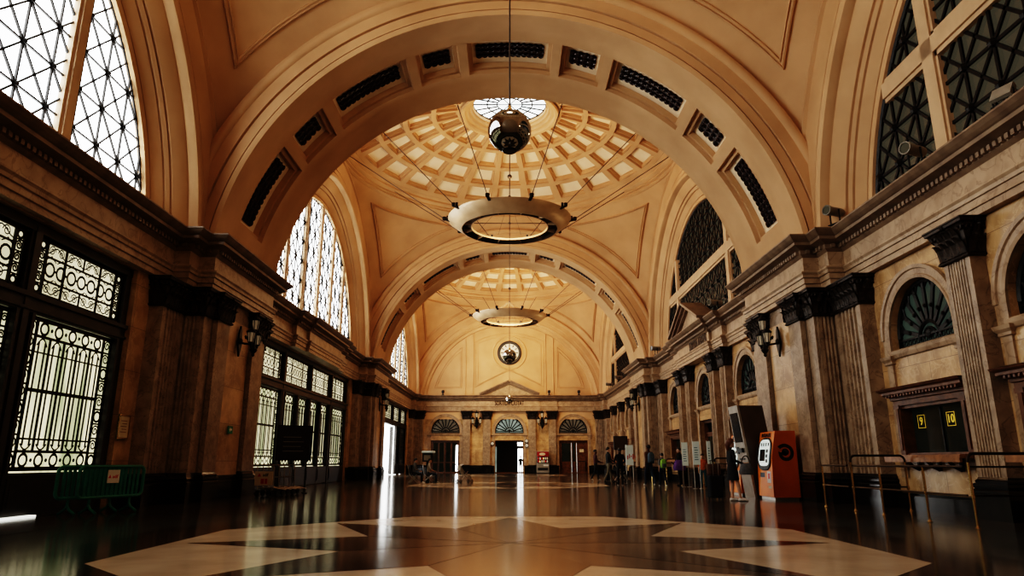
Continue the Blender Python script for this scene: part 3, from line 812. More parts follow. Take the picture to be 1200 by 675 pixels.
for s in (-1, 1):
    bead([(s*3.75, ZC), (s*3.75, arcz(3.75, 8.6))], .07, False); bead([(s*4.55, ZC), (s*4.55, arcz(4.55, 8.6))], .07, False)
    tri = [(s*4.95, 8.5)]+[(s*(4.95+2.8*k/12), arcz(4.95+2.8*k/12, 8.0)) for k in range(13)]
    tri[-1] = (s*7.72, 8.5); bead(tri, .05); bead([(s*5.9+(x-s*5.9)*.86, 9.4+(z-9.4)*.86) for x, z in tri], .035)
bead([(1.72*sin(2*PI*k/40), 12.15+1.72*cos(2*PI*k/40)) for k in range(40)], .09)
m.obj('panel_moulding', PL, tym, smooth=True)
# clock
ck = thing('wall_clock', 'round white clock with black rim high on the end wall tympanum', 'clock', (0, YE-.04, 12.15), RE)
m = MB(); m.lathe([(0, .1), (.98, .1)], (0, 0, 0), 48, axis='y'); m.obj('face', CLKF, ck)
m = MB(); m.lathe([(.95, .0), (.95, .14), (1.0, .2), (1.1, .22), (1.22, .18), (1.26, .08), (1.26, 0)], (0, 0, 0), 48, axis='y'); m.obj('rim', BLKP, ck, smooth=True)
for k in range(12):
    m = MB(); a = 2*PI*k/12; m.beam((.66*sin(a), .12, .66*cos(a)), (.9*sin(a), .12, .9*cos(a)), .1, .02, up=(0, 1, 0)); m.obj('numeral', BLKP, ck)
for L, a, w in ((.5, R_(-62), .09), (.78, R_(2), .06)):
    m = MB(); m.beam((-.1*sin(a), .14, -.1*cos(a)), (L*sin(a), .14, L*cos(a)), w, .02, up=(0, 1, 0)); m.obj('hand', BLKP, ck)

# ------------------------------------------------------------------ wrought-iron gate screens on the left
def circ(m, u, z, r, w, n=12, y=0.): m.tube([(u+r*cos(2*PI*k/n), y, z+r*sin(2*PI*k/n)) for k in range(n)], w, 4, closed=True)
def scroll(m, u, z, r, w, flip=1, turns=1.6, y=0.):
    m.tube([(u+flip*r*(1-k/20)*cos(turns*2*PI*k/16), y, z+r*(1-k/20)*sin(turns*2*PI*k/16)) for k in range(17)], w, 4)
def leaf_grille(u0, u1, z0, z1, side=.34):
    m = MB(); b = .045
    for u in (u0, u1): m.box(u-b, u+b, -.05, .05, z0, z1)
    for z in (z0, z1): m.box(u0, u1, -.05, .05, z-b, z+b)
    ui0, ui1 = u0+side, u1-side
    for u in (ui0, ui1): m.box(u-.03, u+.03, -.04, .04, z0, z1)
    # side columns of alternating rings and scrolls
    n = 9; h = (z1-z0)/n
    for u in (u0+side/2, u1-side/2):
        for k in range(n):
            z = z0+h*(k+.5)
            m.box(u-side/2, u+side/2, -.03, .03, z-h/2-.02, z-h/2+.02)
            if k % 3 == 0: circ(m, u, z, min(side, h)*.36, .028)
            else:
                scroll(m, u, z+.01, min(side, h)*.4, .02, 1 if k % 3 == 1 else -1)
        m.box(u-side/2, u-side/2+.045, -.03, .03, z0, z1); m.box(u+side/2-.045, u+side/2, -.03, .03, z0, z1)
    W = ui1-ui0; rowh = .36; nb = max(2, round(W/.5)); bw = W/nb
    zt, zb = z1-rowh, z0+rowh; zm = z0+(z1-z0)*.52
    for z in (zt, zb): m.box(ui0, ui1, -.035, .035, z-.03, z+.03)
    m.box(ui0, ui1, -.035, .035, zb+.24, zb+.28); m.box(ui0, ui1, -.035, .035, zt-.36, zt-.33)
    m.box(ui0, ui1, -.04, .04, zm-.04, zm+.04)
    for k in range(nb):
        c = ui0+bw*(k+.5)
        for z in ((z0+zb)/2, (z1+zt)/2):
            circ(m, c, z, rowh*.36, .032)
            for du in (-.5, .5): m.ball((c+du*bw, 0, z), .045, 6, 4)
        m.box(c-bw/2-.03, c-bw/2+.03, -.03, .03, zb, zt)
        for du in (-.17*bw/.5, .17*bw/.5): m.box(c+du*.62-.02, c+du*.62+.02, -.02, .02, zb+.12, zt-.12)
        # pointed arcade top and bottom
        m.tube([(c-.17*bw/.5+.34*bw/.5*q/8, 0, zt-.2+.16*sin(PI*q/8)) for q in range(9)], .02, 4)
        m.tube([(c-.17*bw/.5+.34*bw/.5*q/8, 0, zb+.16-.12*sin(PI*q/8)) for q in range(9)], .02, 4)
    m.box(ui1-.022, ui1+.022, -.03, .03, zb, zt)
    return m
def transom_grille(u0, u1, z0, z1, side=.28):
    m = MB(); b = .045
    for u in (u0, u1, u0+side, u1-side): m.box(u-b*.8, u+b*.8, -.05, .05, z0, z1)
    for z in (z0, z1): m.box(u0, u1, -.05, .05, z-b, z+b)
    for u in (u0+side/2, u1-side/2):
        for k in range(5):
            z = z0+(z1-z0)*(k+.5)/5; m.box(u-side/2, u+side/2, -.03, .03, z-(z1-z0)/10-.015, z-(z1-z0)/10+.015)
            if k in (0, 4): circ(m, u, z, .085, .03)
            else: scroll(m, u, z, .1, .022, 1 if k % 2 else -1)
    ui0, ui1 = u0+side, u1-side; W = ui1-ui0; H = z1-z0; n = max(2, round(W/.76)); w = W/n
    za, zb = z0+H*.28, z0+H*.72
    for z in (za, zb): m.box(ui0, ui1, -.035, .035, z-.022, z+.022)
    for k in range(1, n):
        u = ui0+w*k
        if k % 2: m.box(u-.03, u+.03, -.04, .04, z0, z1)
        else:
            m.box(u-.02, u+.02, -.03, .03, z0, za); m.box(u-.02, u+.02, -.03, .03, zb, z1)
    nc = max(3, round(W/.36)); cw = W/nc; zc = (za+zb)/2
    for k in range(nc):
        c = ui0+cw*(k+.5); circ(m, c, zc, min(cw*.4, .15), .03)
        m.ball((c+cw/2, 0, zc), .032, 6, 4)
        for s in (-1, 1): m.tube([(c-cw*.45+cw*.9*q/6, 0, zc+s*(.2+.07*sin(PI*q/6))) for q in range(7)], .014, 4); m.ball((c, 0, zc+s*.29), .035, 6, 4)
    for k in range(n):
        c = ui0+w*(k+.5)
        for z, fl in ((z0+H*.14, 1), (z0+H*.86, -1)):
            scroll(m, c-.16, z, .12, .014, 1); scroll(m, c+.16, z, .12, .014, -1)
            m.tube([(c-w*.45+w*.9*q/8, 0, z+fl*.09*cos(2*PI*q/8)) for q in range(9)], .016, 4)
    return m
def gate(C, label, opened=False):
    g = thing('iron_gate', label, 'gate', (-XW, C, 0), RL, 'wrought iron gate screens of the left wall')
    f = MB()
    for u in (-7.83, 7.83): f.box(u-.12, u+.12, -.34, -.14, 0, 6.1)
    for u in (-4.2, 4.2): f.box(u-.17, u+.17, -.34, -.15, 0, 6.1); f.box(u-.09, u+.09, -.15, -.11, 0, 6.05)
    f.box(-7.95, 7.95, -.34, -.12, 5.92, 6.12)
    f.box(-7.95, 7.95, -.34, -.13, 4.2, 4.6); f.box(-7.95, 7.95, -.13, -.06, 4.5, 4.6); f.box(-7.95, 7.95, -.13, -.08, 4.24, 4.3)
    f.obj('frame', IRONW, g)
    # transom lights
    for u0, u1 in ((-7.68, -4.42), (-3.98, -.06), (.06, 3.98), (4.42, 7.68)):
        t = transom_grille(u0, u1, 4.66, 5.88); o = t.obj('transom_grille', IRON, g); o.location = (0, -.25, 0); o.scale = (1, .4, 1)
        p = MB(); p.poly([(u0, -.3, 4.62), (u1, -.3, 4.62), (u1, -.3, 5.92), (u0, -.3, 5.92)]); p.obj('transom_glass', TRANG, g)
    mm = MB(); mm.box(-.07, .07, -.36, -.08, 4.6, 5.95); mm.obj('mullion', IRONW, g)
    L = [(-7.7, -4.4), (-4.0, -2.04), (-2.0, -.03), (.03, 2.0), (2.04, 4.0), (4.4, 7.7)]
    for k, (u0, u1) in enumerate(L):
        if opened and u0 > -2.03:
            continue
        lf = MB()
        lf.box(u0, u1, -.3, -.14, .03, .9)
        lf.box(u0+.12, u1-.12, -.14, -.11, .16, .78); lf.box(u0+.2, u1-.2, -.11, -.095, .24, .7)
        for a in (u0, u1-.09): lf.box(a, a+.09, -.3, -.1, .9, 4.2)
        leaf = lf.obj('leaf', IRONW, g)
        gr = leaf_grille(u0+.07, u1-.07, .98, 4.14, .34 if u1-u0 > 3 else .24).obj('grille', IRON, leaf); gr.location = (0, -.25, 0); gr.scale = (1, .4, 1)
        p = MB(); p.poly([(u0, -.29, .9), (u1, -.29, .9), (u1, -.29, 4.2), (u0, -.29, 4.2)]); p.obj('glass', DGL if opened else GATEG, leaf)
    if opened:      # leaves folded back against the posts
        for u, s in ((4.42, 1), (-2.08, -1)):
            lf = MB(); lf.box(u-.06, u+.06, -2.2, -.4, .03, 4.18); lf.obj('open_leaf', IRONW, g)
    return g
gate(CS[0], 'black wrought iron gate screen nearest the camera, behind the green barriers')
gate(CS[1], 'black wrought iron gate screen in the middle bay, behind the luggage carts')
gate(CS[2], 'far black iron gate standing half open to daylight', True)
# glowing plane outside the open gate, standing in for the daylit street
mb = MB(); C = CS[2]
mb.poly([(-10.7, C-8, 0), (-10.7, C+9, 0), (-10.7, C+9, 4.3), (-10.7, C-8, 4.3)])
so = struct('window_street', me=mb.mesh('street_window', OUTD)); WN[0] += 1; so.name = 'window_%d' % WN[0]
# glowing strip standing in for the daylight gap under the first gate
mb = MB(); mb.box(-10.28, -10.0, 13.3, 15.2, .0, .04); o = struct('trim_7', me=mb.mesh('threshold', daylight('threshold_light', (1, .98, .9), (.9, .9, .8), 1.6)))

# ------------------------------------------------------------------ doors of the end wall
def leaf_box(m, x0, x1, z0, z1, n0, n1, fr):
    m.box(x0, x0+fr, n0, n1, z0, z1); m.box(x1-fr, x1, n0, n1, z0, z1); m.box(x0+fr, x1-fr, n0, n1, z0, z0+fr); m.box(x0+fr, x1-fr, n0, n1, z1-fr, z1)
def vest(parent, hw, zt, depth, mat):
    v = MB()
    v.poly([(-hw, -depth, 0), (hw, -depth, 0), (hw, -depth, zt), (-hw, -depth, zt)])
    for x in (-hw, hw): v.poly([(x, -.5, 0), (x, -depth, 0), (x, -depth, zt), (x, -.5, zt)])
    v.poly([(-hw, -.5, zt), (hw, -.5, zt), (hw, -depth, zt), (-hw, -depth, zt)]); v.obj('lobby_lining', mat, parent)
# left door (world X -6.5 => local x +6.5)
d1 = struct('door_1', (-6.5, YE, 0), RE); vest(d1, 1.45, 3.22, 1.6, VESTD)
m = MB(); leaf_box(m, -1.45, 1.45, 0, 3.22, -.4, -.22, .13); m.obj('door_frame', WOOD, d1)
for x0, x1 in ((-1.3, -.62), (-.6, .02), (.04, .66), (.68, 1.3)):
    m = MB(); leaf_box(m, x0, x1, .05, 3.05, -.36, -.28, .08); m.box(x0, x1, -.36, -.28, 1.0, 1.1); lf = m.obj('door_leaf', WOOD, d1)
    p = MB(); p.poly([(x0, -.32, .05), (x1, -.32, .05), (x1, -.32, 3.05), (x0, -.32, 3.05)]); p.obj('glass', DGT, lf)
m = MB(); m.poly([(-1.28, -.27, .2), (-1.08, -.27, .2), (-1.08, -.27, 2.75), (-1.28, -.27, 2.75)]); m.obj('daylit_glass', OUTD, d1)
m = MB()
for x in (.12, .62): m.tube([(x, -.22, .1), (x, -.22, 3.0)], .03, 6)
m.obj('door_handle', STEEL, d1)
# centre door, open to a dark lobby with daylight at its right
d2 = struct('door_2', (0, YE, 0), RE); vest(d2, 1.45, 3.22, 3.4, VESTD)
m = MB(); m.poly([(-1.42, -3.3, .1), (-.9, -3.3, .1), (-.9, -3.3, 2.45), (-1.42, -3.3, 2.45)]); m.poly([(-1.4, -3.3, 2.75), (-.6, -3.3, 2.75), (-.6, -3.3, 3.1), (-1.4, -3.3, 3.1)]); m.obj('daylit_glass', OUTD, d2)
m = MB(); leaf_box(m, -1.45, 1.45, 0, 3.22, -.48, -.36, .09); m.obj('door_frame', WOOD, d2)
m = MB(); m.box(-.86, 1.4, -3.3, -3.15, 0, 3.15); m.box(-.35, .3, -3.15, -3.1, 1.2, 1.7); m.obj('inner_door', VESTD, d2)
m = MB(); m.poly([(1.28, -.34, .1), (1.42, -.34, .1), (1.42, -.34, 2.6), (1.28, -.34, 2.6)]); m.obj('side_light', TEALG, d2)
# right door, panelled wood with glazed leaves
d3 = struct('door_3', (6.5, YE, 0), RE); vest(d3, 1.45, 3.22, 1.6, VESTD)
m = MB(); leaf_box(m, -1.45, 1.45, 0, 3.22, -.4, -.2, .14); m.obj('door_frame', WOOD, d3)
for k, (x0, x1) in enumerate(((-1.3, -.32), (-.3, .18), (.2, 1.3))):
    m = MB(); leaf_box(m, x0, x1, .05, 3.05, -.36, -.26, .1); m.box(x0, x1, -.36, -.26, .05, 1.15)
    m.box(x0+.12, x1-.12, -.26, -.24, .2, .5); m.box(x0+.12, x1-.12, -.26, -.24, .6, 1.05)
    if k == 0: m.box(x0, x1, -.36, -.27, 1.2, 3.0)
    lf = m.obj('door_leaf', WOOD, d3)
    p = MB(); p.poly([(x0, -.31, 1.1), (x1, -.31, 1.1), (x1, -.31, 3.05), (x0, -.31, 3.05)]); p.obj('glass', DGT, lf)
m = MB()
for x in (-.32, .2): m.tube([(x, -.2, .1), (x, -.2, 3.0)], .03, 6)
m.obj('door_handle', STEEL, d3)
m = MB(); m.box(-1.05, -.6, -.26, -.22, 2.05, 2.35); m.obj('door_plate', CARD, d3)
# doorway in the middle of the right wall
d4 = struct('door_4', wr(CS[1]), RR); vest(d4, 1.4, 3.2, 1.2, VESTD)
m = MB(); leaf_box(m, -1.4, 1.4, 0, 3.2, -.4, -.2, .14); m.box(-1.26, 1.26, -.36, -.26, 2.5, 2.6); m.obj('door_frame', WOOD, d4)
for x0, x1 in ((-1.26, -.01), (.01, 1.26)):
    m = MB(); leaf_box(m, x0, x1, .05, 2.5, -.36, -.28, .12); lf = m.obj('door_leaf', WOOD, d4)
    p = MB(); p.poly([(x0, -.32, .1), (x1, -.32, .1), (x1, -.32, 2.5), (x0, -.32, 2.5)]); p.obj('glass', DGT, lf)

# ------------------------------------------------------------------ ticket windows
def ticket_window(u, label, nums):
    t = thing('ticket_window', label, 'ticket window', wr(u), RR, 'ticket windows under the arches of the right wall')
    m = MB()
    m.sweep([(-1.42, -.02), (-1.42, .12), (1.42, .12), (1.42, -.02)], [(0, 2.5), (.0, 2.62), (.05, 2.64), (.05, 2.7), (.12, 2.74), (.2, 2.78), (.2, 2.84), (.26, 2.88), (.28, 2.92), (-.1, 2.98)])
    m.poly([(-1.5, 0, 2.95), (1.5, 0, 2.95), (1.5, .3, 2.95), (-1.5, .3, 2.95)])
    for k in range(22): x = -1.4+2.8*k/21; m.box(x-.03, x+.03, .12, .3, 2.71, 2.77)
    m.obj('hood', WOOD, t)
    m = MB()
    for s in (-1, 1):
        a, b = sorted((s*1.4, s*1.2)); m.box(a, b, -.3, .1, 1.3, 2.5); m.box(a+.05, b-.05, .1, .13, 1.4, 2.45); m.box(a-.02, b+.02, 0, .14, 2.42, 2.52)
    m.box(-1.2, 1.2, -.3, .06, 2.42, 2.5); m.box(-1.2, 1.2, -.3, .04, 1.28, 1.34)
    m.obj('frame', WOOD, t)
    m = MB(); m.poly([(-1.2, -.2, 1.3), (1.2, -.2, 1.3), (1.2, -.2, 2.44), (-1.2, -.2, 2.44)]); m.obj('glass', DGT, t)
    m = MB(); m.box(-.02, .02, -.2, -.16, 1.36, 2.4); m.obj('glazing_bar', IRON, t)
    m = MB(); m.box(-1.5, 1.5, -.02, .5, 1.2, 1.27); m.box(-1.46, 1.46, 0, .46, 1.27, 1.285); m.box(-1.48, 1.48, .44, .5, 1.12, 1.2); m.obj('counter', WOODL, t)
    for x in (-.8, 0, .8):
        b = MB(); b.extr_n([(x-.04, 1.2), (x+.04, 1.2), (x+.04, .92), (x-.04, .92)], 0, .06)
        b.tube([(x, .04, .94), (x, .2, 1.02), (x, .34, 1.18)], .04, 6); b.obj('bracket', BRZ, t)
    for s, n in zip((1, -1), nums):
        if not n: continue
        x = .82 if s > 0 else -.34
        q = MB(); z0, z1 = 1.93, 2.25; w = .15
        for a in ((x-w, x+w, z0, z0+.012), (x-w, x+w, z1-.012, z1), (x-w, x-w+.012, z0, z1), (x+w-.012, x+w, z0, z1)): q.box(a[0], a[1], -.185, -.178, a[2], a[3])
        o = q.obj('number_frame', YEL, t)
        text('number', n, .27, YEL, o, (x, -.178, 2.09), rot=(PI/2, 0, PI), depth=.003, bold=True)
    return t
nm = {(0, 3): ('9', '10'), (0, 2): ('11', '12')}
tw = 0
names = {0: ['ticket window behind the camera position, nearest on the right', 'third ticket window from the bronze queue rails, beside the camera', 'ticket window cut by the right edge of the picture', 'ticket window with wooden hood and yellow numbers 9 and 10'],
         1: ['ticket window hidden behind the tall leaning brown machine', '', 'wooden hooded ticket window beyond the middle doorway, behind the waiting travellers'],
         2: ['first ticket window past the second great pier on the right', 'second ticket window past the second great pier on the right', 'third ticket window past the second great pier on the right', 'farthest ticket window on the right, next to the end wall']}
cnt = {0: 0, 1: 0, 2: 0}
for k, u, d in OPEN_R:
    j = cnt[k]; cnt[k] += 1
    if d or (k == 0 and j < 2): 
        if not d:
            p = MB(); p.poly([(u-1.1, 0, 0)]*0 or [(-1.1, -.25, 1.3), (1.1, -.25, 1.3), (1.1, -.25, 2.6), (-1.1, -.25, 2.6)])
            w = window(wr(u), RR); p.obj('glass', DGT, w)
        continue
    ticket_window(u, names[k][j], nm.get((k, j), ('', '')))
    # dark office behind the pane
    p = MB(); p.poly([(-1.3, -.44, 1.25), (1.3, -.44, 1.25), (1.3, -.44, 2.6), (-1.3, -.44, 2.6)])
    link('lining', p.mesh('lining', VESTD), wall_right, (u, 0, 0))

# ------------------------------------------------------------------ wall lanterns
def lantern_bodies():
    """one six-sided lantern hanging its centre at the origin: (frame, glass, cap)"""
    f = MB(); n = 6; r0, r1, h = .10, .155, .40
    P = lambda r, k, z: (r*cos(2*PI*k/n), r*sin(2*PI*k/n), z)
    for k in range(n):
        f.beam(P(r0, k, -h/2), P(r1, k, h/2), .022); f.beam(P(r0, k, -h/2), P(r0, k+1, -h/2), .024); f.beam(P(r1, k, h/2), P(r1, k+1, h/2), .03)
    f.lathe([(.02, -.34), (.05, -.3), (.03, -.27), (.09, -.22), (.11, -.2), (.0, -.19)], n=10)
    f.lathe([(.2, .2), (.19, .24), (.13, .3), (.07, .34), (.06, .38), (.03, .4), (.045, .43), (.0, .47)], n=12)
    g = MB(); g.lathe([(r0*.93, -h/2), (r1*.93, h/2)], n=6)
    return f.mesh('lantern', IRON), g.mesh('pane', LAMPG)
LF, LG = lantern_bodies()
def wall_lantern(loc, rz, label, s=1.0):
    t = thing('wall_lantern', label, 'wall lamp', loc, rz, 'wrought iron three lantern wall brackets'); t.scale = (s, s, s)
    m = MB(); m.extr_n([(0, .62), (.1, .42), (.14, .1), (.2, -.05), (.12, -.3), (0, -.62), (-.12, -.3), (-.2, -.05), (-.14, .1), (-.1, .42)], 0, .07); m.ball((0, .08, 0), .13, 10, 7, (1, .6, 1)); m.obj('back_plate', IRON, t)
    a = MB()
    a.tube([(0, .06, -.05), (0, .25, -.1), (0, .45, -.12), (0, .62, -.3)], .045, 6)
    a.lathe([(.03, -.62), (.07, -.56), (.05, -.5), (.12, -.42), (.16, -.34), (.1, -.28), (.05, -.2), (.05, .25), (.09, .3), (.03, .36)], (0, .62, 0), 10)
    for sx in (-1, 1):
        a.tube([(0, .62, -.3), (sx*.16, .62, -.36), (sx*.3, .62, -.3), (sx*.34, .62, -.2)], .03, 6)
        scroll(a, sx*.18, -.22, .1, .02, sx, y=.62)
        scroll(a, sx*.09, .14, .09, .018, sx, y=.3)
    a.obj('arm', IRON, t)
    for p in ((-.36, .62, .1), (.36, .62, .1), (0, .62, .66)):
        l = link('lantern', LF, t, p); link('pane', LG, l)
    return t
ALL_LAN = [((-8.98, 22.42, 5.0), RL, 'iron wall lantern on the near left pier'), ((8.98, 22.42, 5.0), RR, 'iron wall lantern on the near right pier, above the orange machine'),
           ((-8.98, 47.7, 5.0), RL, 'iron wall lantern on the far left pier'), ((8.98, 47.7, 5.0), RR, 'iron wall lantern on the far right pier'),
           ((-3.32, YE-.02, 5.0), RE, 'iron wall lantern left of the central end doorway'), ((3.32, YE-.02, 5.0), RE, 'iron wall lantern right of the central end doorway, above the red vending machine')]
for loc, rz, lb in ALL_LAN: wall_lantern(loc, rz, lb, .82 if abs(loc[0]) > 5 else 1.05)

# ------------------------------------------------------------------ ring chandeliers and globes
def chandelier(C, label):
    t = thing('ring_chandelier', label, 'chandelier', (0, C, 13.3), 0, 'great suspended light rings')
    m = MB(); m.lathe([(2.57, 0), (2.62, .0), (3.32, .52), (3.34, .58), (3.26, .58), (3.2, .5)], n=64); m.obj('outer_band', RINGM, t, smooth=True)
    m = MB(); m.lathe([(2.1, .1), (2.05, .1), (2.05, .2), (2.12, .23), (3.2, .5)], n=64); m.obj('inner_band', RINGM, t, smooth=True)
    m = MB(); m.lathe([(2.57, .02), (2.75, .38), (2.1, .21), (2.1, .12)], n=64); m.obj('trough', RINGI, t, smooth=True)
    for k in range(12):
        a = 2*PI*(k+.5)/12; d = MB(); e = Vector((cos(a), sin(a), 0)); tt = Vector((-sin(a), cos(a), 0))
        d.poly([e*2.08+Vector((0, 0, .1)), e*2.58+Vector((0, 0, .02)), e*2.6+Vector((0, 0, .3)), e*2.08+Vector((0, 0, .2))]); d.obj('divider', RINGM, t)
    top = 17.75-13.3
    for k in range(10):
        a = 2*PI*(k+.5)/10+PI/2
        e = Vector((cos(a), sin(a), 0))
        c = MB(); p = e*3.36+Vector((0, 0, .56))
        c.beam(e*3.2+Vector((0, 0, .5)), e*3.62+Vector((0, 0, .62)), .14, .1); c.beam(p, p+Vector((0, 0, .22)), .16, .12)
        c.lathe([(.05, .0), (.1, .03), (.12, .2), (.05, .22)], tuple(e*3.55+Vector((0, 0, .52))), 8); c.obj('lamp_clamp', IRON, t)
        c = MB(); c.tube([e*3.6+Vector((0, 0, .66)), e*8.95+Vector((0, 0, top-.1))], .022, 5); c.obj('cable', WIRE, t)
    c = MB(); c.tube([(0, 0, .4), (0, 0, 20.3-13.3)], .03, 6); c.tube([(0, 0, .4), (0, 0, .35)], .08, 8); c.ball((0, 0, 3.1), .13, 10, 7); c.ball((0, 0, 1.9), .09, 8, 6); c.obj('central_cable', WIRE, t)
    c = MB(); c.beam((-2.05, 0, .37), (2.05, 0, .37), .04); c.beam((0, -2.05, .37), (0, 2.05, .37), .04)
    for k in range(10):
        a = 2*PI*k/10; c.tube([(2.1*cos(a), 2.1*sin(a), .38), (0, 0, 1.9)], .008, 3, caps=False)
    c.obj('stay', WIRE, t)
    return t
def globe(C, label):
    t = thing('hanging_globe', label, 'globe', (0, C, 6.42), 0, 'polished globes hung below the light rings')
    m = MB(); m.ball((0, 0, 0), .36, 40, 24); m.obj('ball', CHRM, t, smooth=True)
    m = MB(); m.lathe([(.06, -.355), (.105, -.345), (.115, -.338), (.12, -.35), (.1, -.37), (.05, -.372), (0, -.37)], n=24); m.obj('lens', BLKP, t, smooth=True)
    m = MB(); m.lathe([(0, .33), (.07, .345), (.05, .4), (.02, .46), (.012, .5)], n=12); m.obj('cap', BRASS, t)
    m = MB(); m.tube([(0, 0, .45), (0, 0, 13.68-6.42)], .016, 6); m.obj('cable', WIRE, t)
chandelier(10.3, 'light ring hung in the nearest dome, above the picture'); chandelier(CS[1], 'large light ring hung under the middle coffered dome'); chandelier(CS[2], 'light ring hung under the farthest dome, smallest in view')
globe(10.3, 'large polished globe nearest the camera, in front of the skylight'); globe(CS[1], 'polished globe hung in front of the clock'); globe(CS[2], 'small polished globe hung in front of the frieze lettering')

# ------------------------------------------------------------------ spotlights on the cornice
def spotlight(loc, yaw, label, tilt=0.15, big=1.0):
    t = thing('cornice_spotlight', label, 'spotlight', loc, yaw, 'spotlights standing on the cornice'); t.scale = (big,)*3
    m = MB(); m.lathe([(0, -.28), (.11, -.28), (.125, -.2), (.125, .2), (.145, .22), (.145, .3), (.12, .3)], (0, 0, .38), 16, axis='x'); m.obj('barrel', GREY, t, smooth=True)
    m = MB(); m.lathe([(0, .27), (.125, .27)], (0, 0, .38), 16, axis='x'); m.obj('lens', DGL, t)
    m = MB(); m.box(-.1, .1, -.17, .17, .0, .02)
    for s in (-1, 1): m.box(-.02, .02, s*.15-.01, s*.15+.01, 0, .4)
    m.obj('yoke', IRON, t)
for y, s, lb in ((18.5, 1, 'barrel spotlight on the right cornice at the near pier'), (14.5, 1, 'barrel spotlight on the right cornice under the nearest right lunette')):
    spotlight((9.36, y, ZC+.02), R_(203), lb, big=1.05)
for y, lb in ((30.2, 'barrel spotlight on the right cornice beside the pediment, near end'), (38.0, 'spotlight on the right cornice just beyond the pediment'), (43.2, 'spotlight on the right cornice before the far pier'), (54.0, 'first spotlight on the right cornice of the farthest bay'), (58.5, 'second spotlight on the right cornice of the farthest bay'), (64.0, 'third spotlight on the right cornice of the farthest bay')):
    spotlight((9.36, y, ZC+.02), R_(195), lb, big=1.1)
t = thing('flood_light', 'square floodlight on the right cornice near the right edge', 'floodlight', (9.42, 11.7, ZC+.02), R_(200))
m = MB(); m.T = lambda v: Vector((v.x*.85-v.z*.5, v.y, v.x*.5+v.z*.85+.25)); m.box(-.04, .04, -.2, .2, -.15, .15)
for k in range(6): m.box(-.09, -.04, -.18+k*.07, -.16+k*.07, -.14, .14)
m.T = None; m.obj('housing', GREY, t)
m = MB(); m.T = lambda v: Vector((v.x*.85-v.z*.5, v.y, v.x*.5+v.z*.85+.25)); m.poly([(.045, -.17, -.12), (.045, .17, -.12), (.045, .17, .12), (.045, -.17, .12)]); m.T = None; m.obj('lens', GREY, t)
m = MB(); m.box(-.08, .08, -.21, .21, 0, .02); m.box(-.015, .015, -.215, -.2, 0, .26); m.box(-.015, .015, .2, .215, 0, .26); m.obj('bracket', IRON, t)
o = tag(MB().obj('x', IRON), '', '') if False else None
for x, lb in ((4.05, 'small dark lamp on the end cornice right of the pediment'), (7.1, 'small dark lamp on the end cornice at the far right'), (-6.8, 'small dark lamp on the end cornice at the far left')):
    t = thing('cornice_lamp', lb, 'lamp', (x, YE-.6, ZC+.02), RE); m = MB(); m.lathe([(0, 0), (.14, 0), (.14, .05), (.06, .08), (.06, .2)], n=12); m.obj('foot', IRON, t); m = MB(); m.lathe([(.0, .18), (.14, .2), (.16, .45), (.1, .5), (0, .5)], n=12); m.obj('housing', BLKP, t)
# small round fixtures beside the central doorway
for x, z, lb in ((-1.72, 2.9, 'round mirror left of the central end doorway'), (1.75, 3.15, 'upper round mirror right of the central end doorway'), (1.75, 2.72, 'lower round mirror right of the central end doorway')):
    t = thing('round_mirror', lb, 'mirror', (x, YE-.08, z), RE); m = MB(); m.lathe([(0, .1), (.13, .08), (.17, .05)], (0, 0, 0), 16, axis='y'); m.obj('face', WHT, t); m = MB(); m.lathe([(.16, .0), (.16, .09), (.21, .08), (.21, 0)], (0, 0, 0), 16, axis='y'); m.obj('rim', BLKP, t)
# notices on the left pier
t = thing('wall_notice', 'cream paper notice on the marble beside the near gate', 'notice', (-XW+.02, 18.0, 2.0), RL)
m = MB(); m.box(-.22, .22, 0, .02, -.27, .27); m.obj('sheet', CARD, t)
m = MB()
for k in range(5): m.box(-.14, .14-.06*(k % 2), .02, .023, .14-k*.07, .16-k*.07)
m.obj('printed_lines', WOODL, t)
m = MB(); leaf_box(m, -.26, .26, -.31, .31, 0, .035, .04); m.obj('frame', BRASS, t)
t = thing('exit_sign', 'small green exit sign on the near left pier', 'sign', (-8.98, 22.4, 2.12), RL)
m = MB(); m.box(-.17, .17, 0, .03, -.12, .12); m.obj('plate', EXITG, t)
m = MB(); m.extr_n([(-.1, -.02), (.02, -.02), (.02, -.07), (.11, .01), (.02, .08), (.02, .04), (-.1, .04)], .03, .034); m.obj('arrow', WHT, t)
for y, lb in ((20.6, 'small dark loudspeaker on the totem side of the near right pier'),): pass

# ------------------------------------------------------------------ red vending machine
t = thing('vending_machine', 'grey and red vending machine between two end wall pilasters', 'vending machine', (3.32, YE-.9, 0), RE)
m = MB(); m.bevbox(-.62, .62, -.45, .3, .05, 2.15, .03); m.obj('cabinet', GREY, t)
m = MB(); m.box(-.58, .58, .3, .34, 1.62, 2.08); m.obj('red_header', RED, t)
m = MB(); m.box(-.58, .58, .3, .33, 1.0, 1.6); m.obj('display_window', SCRD, t)
rnd = random.Random(3)
for r in range(2):
    for k in range(6):
        m = MB(); x = -.45+k*.18; m.lathe([(0, 0), (.06, 0), (.065, .02), (.065, .16), (.05, .2), (.03, .22), (0, .22)], (x, .36, 1.05+r*.28), 8); m.obj('product', [WHT, REDL, CARD, WHT, BRASS, REDL][(k+r*2) % 6], t)
m = MB(); m.box(-.55, -.05, .3, .33, .72, .84); m.obj('coin_panel', WHT, t)
m = MB(); m.box(-.5, .5, .3, .32, .3, .55); m.obj('delivery_flap', BLKP, t)
m = MB(); m.ball((.05, .345, 1.85), .2, 12, 6, (1.6, .06, .7)); m.obj('emblem', CARD, t)

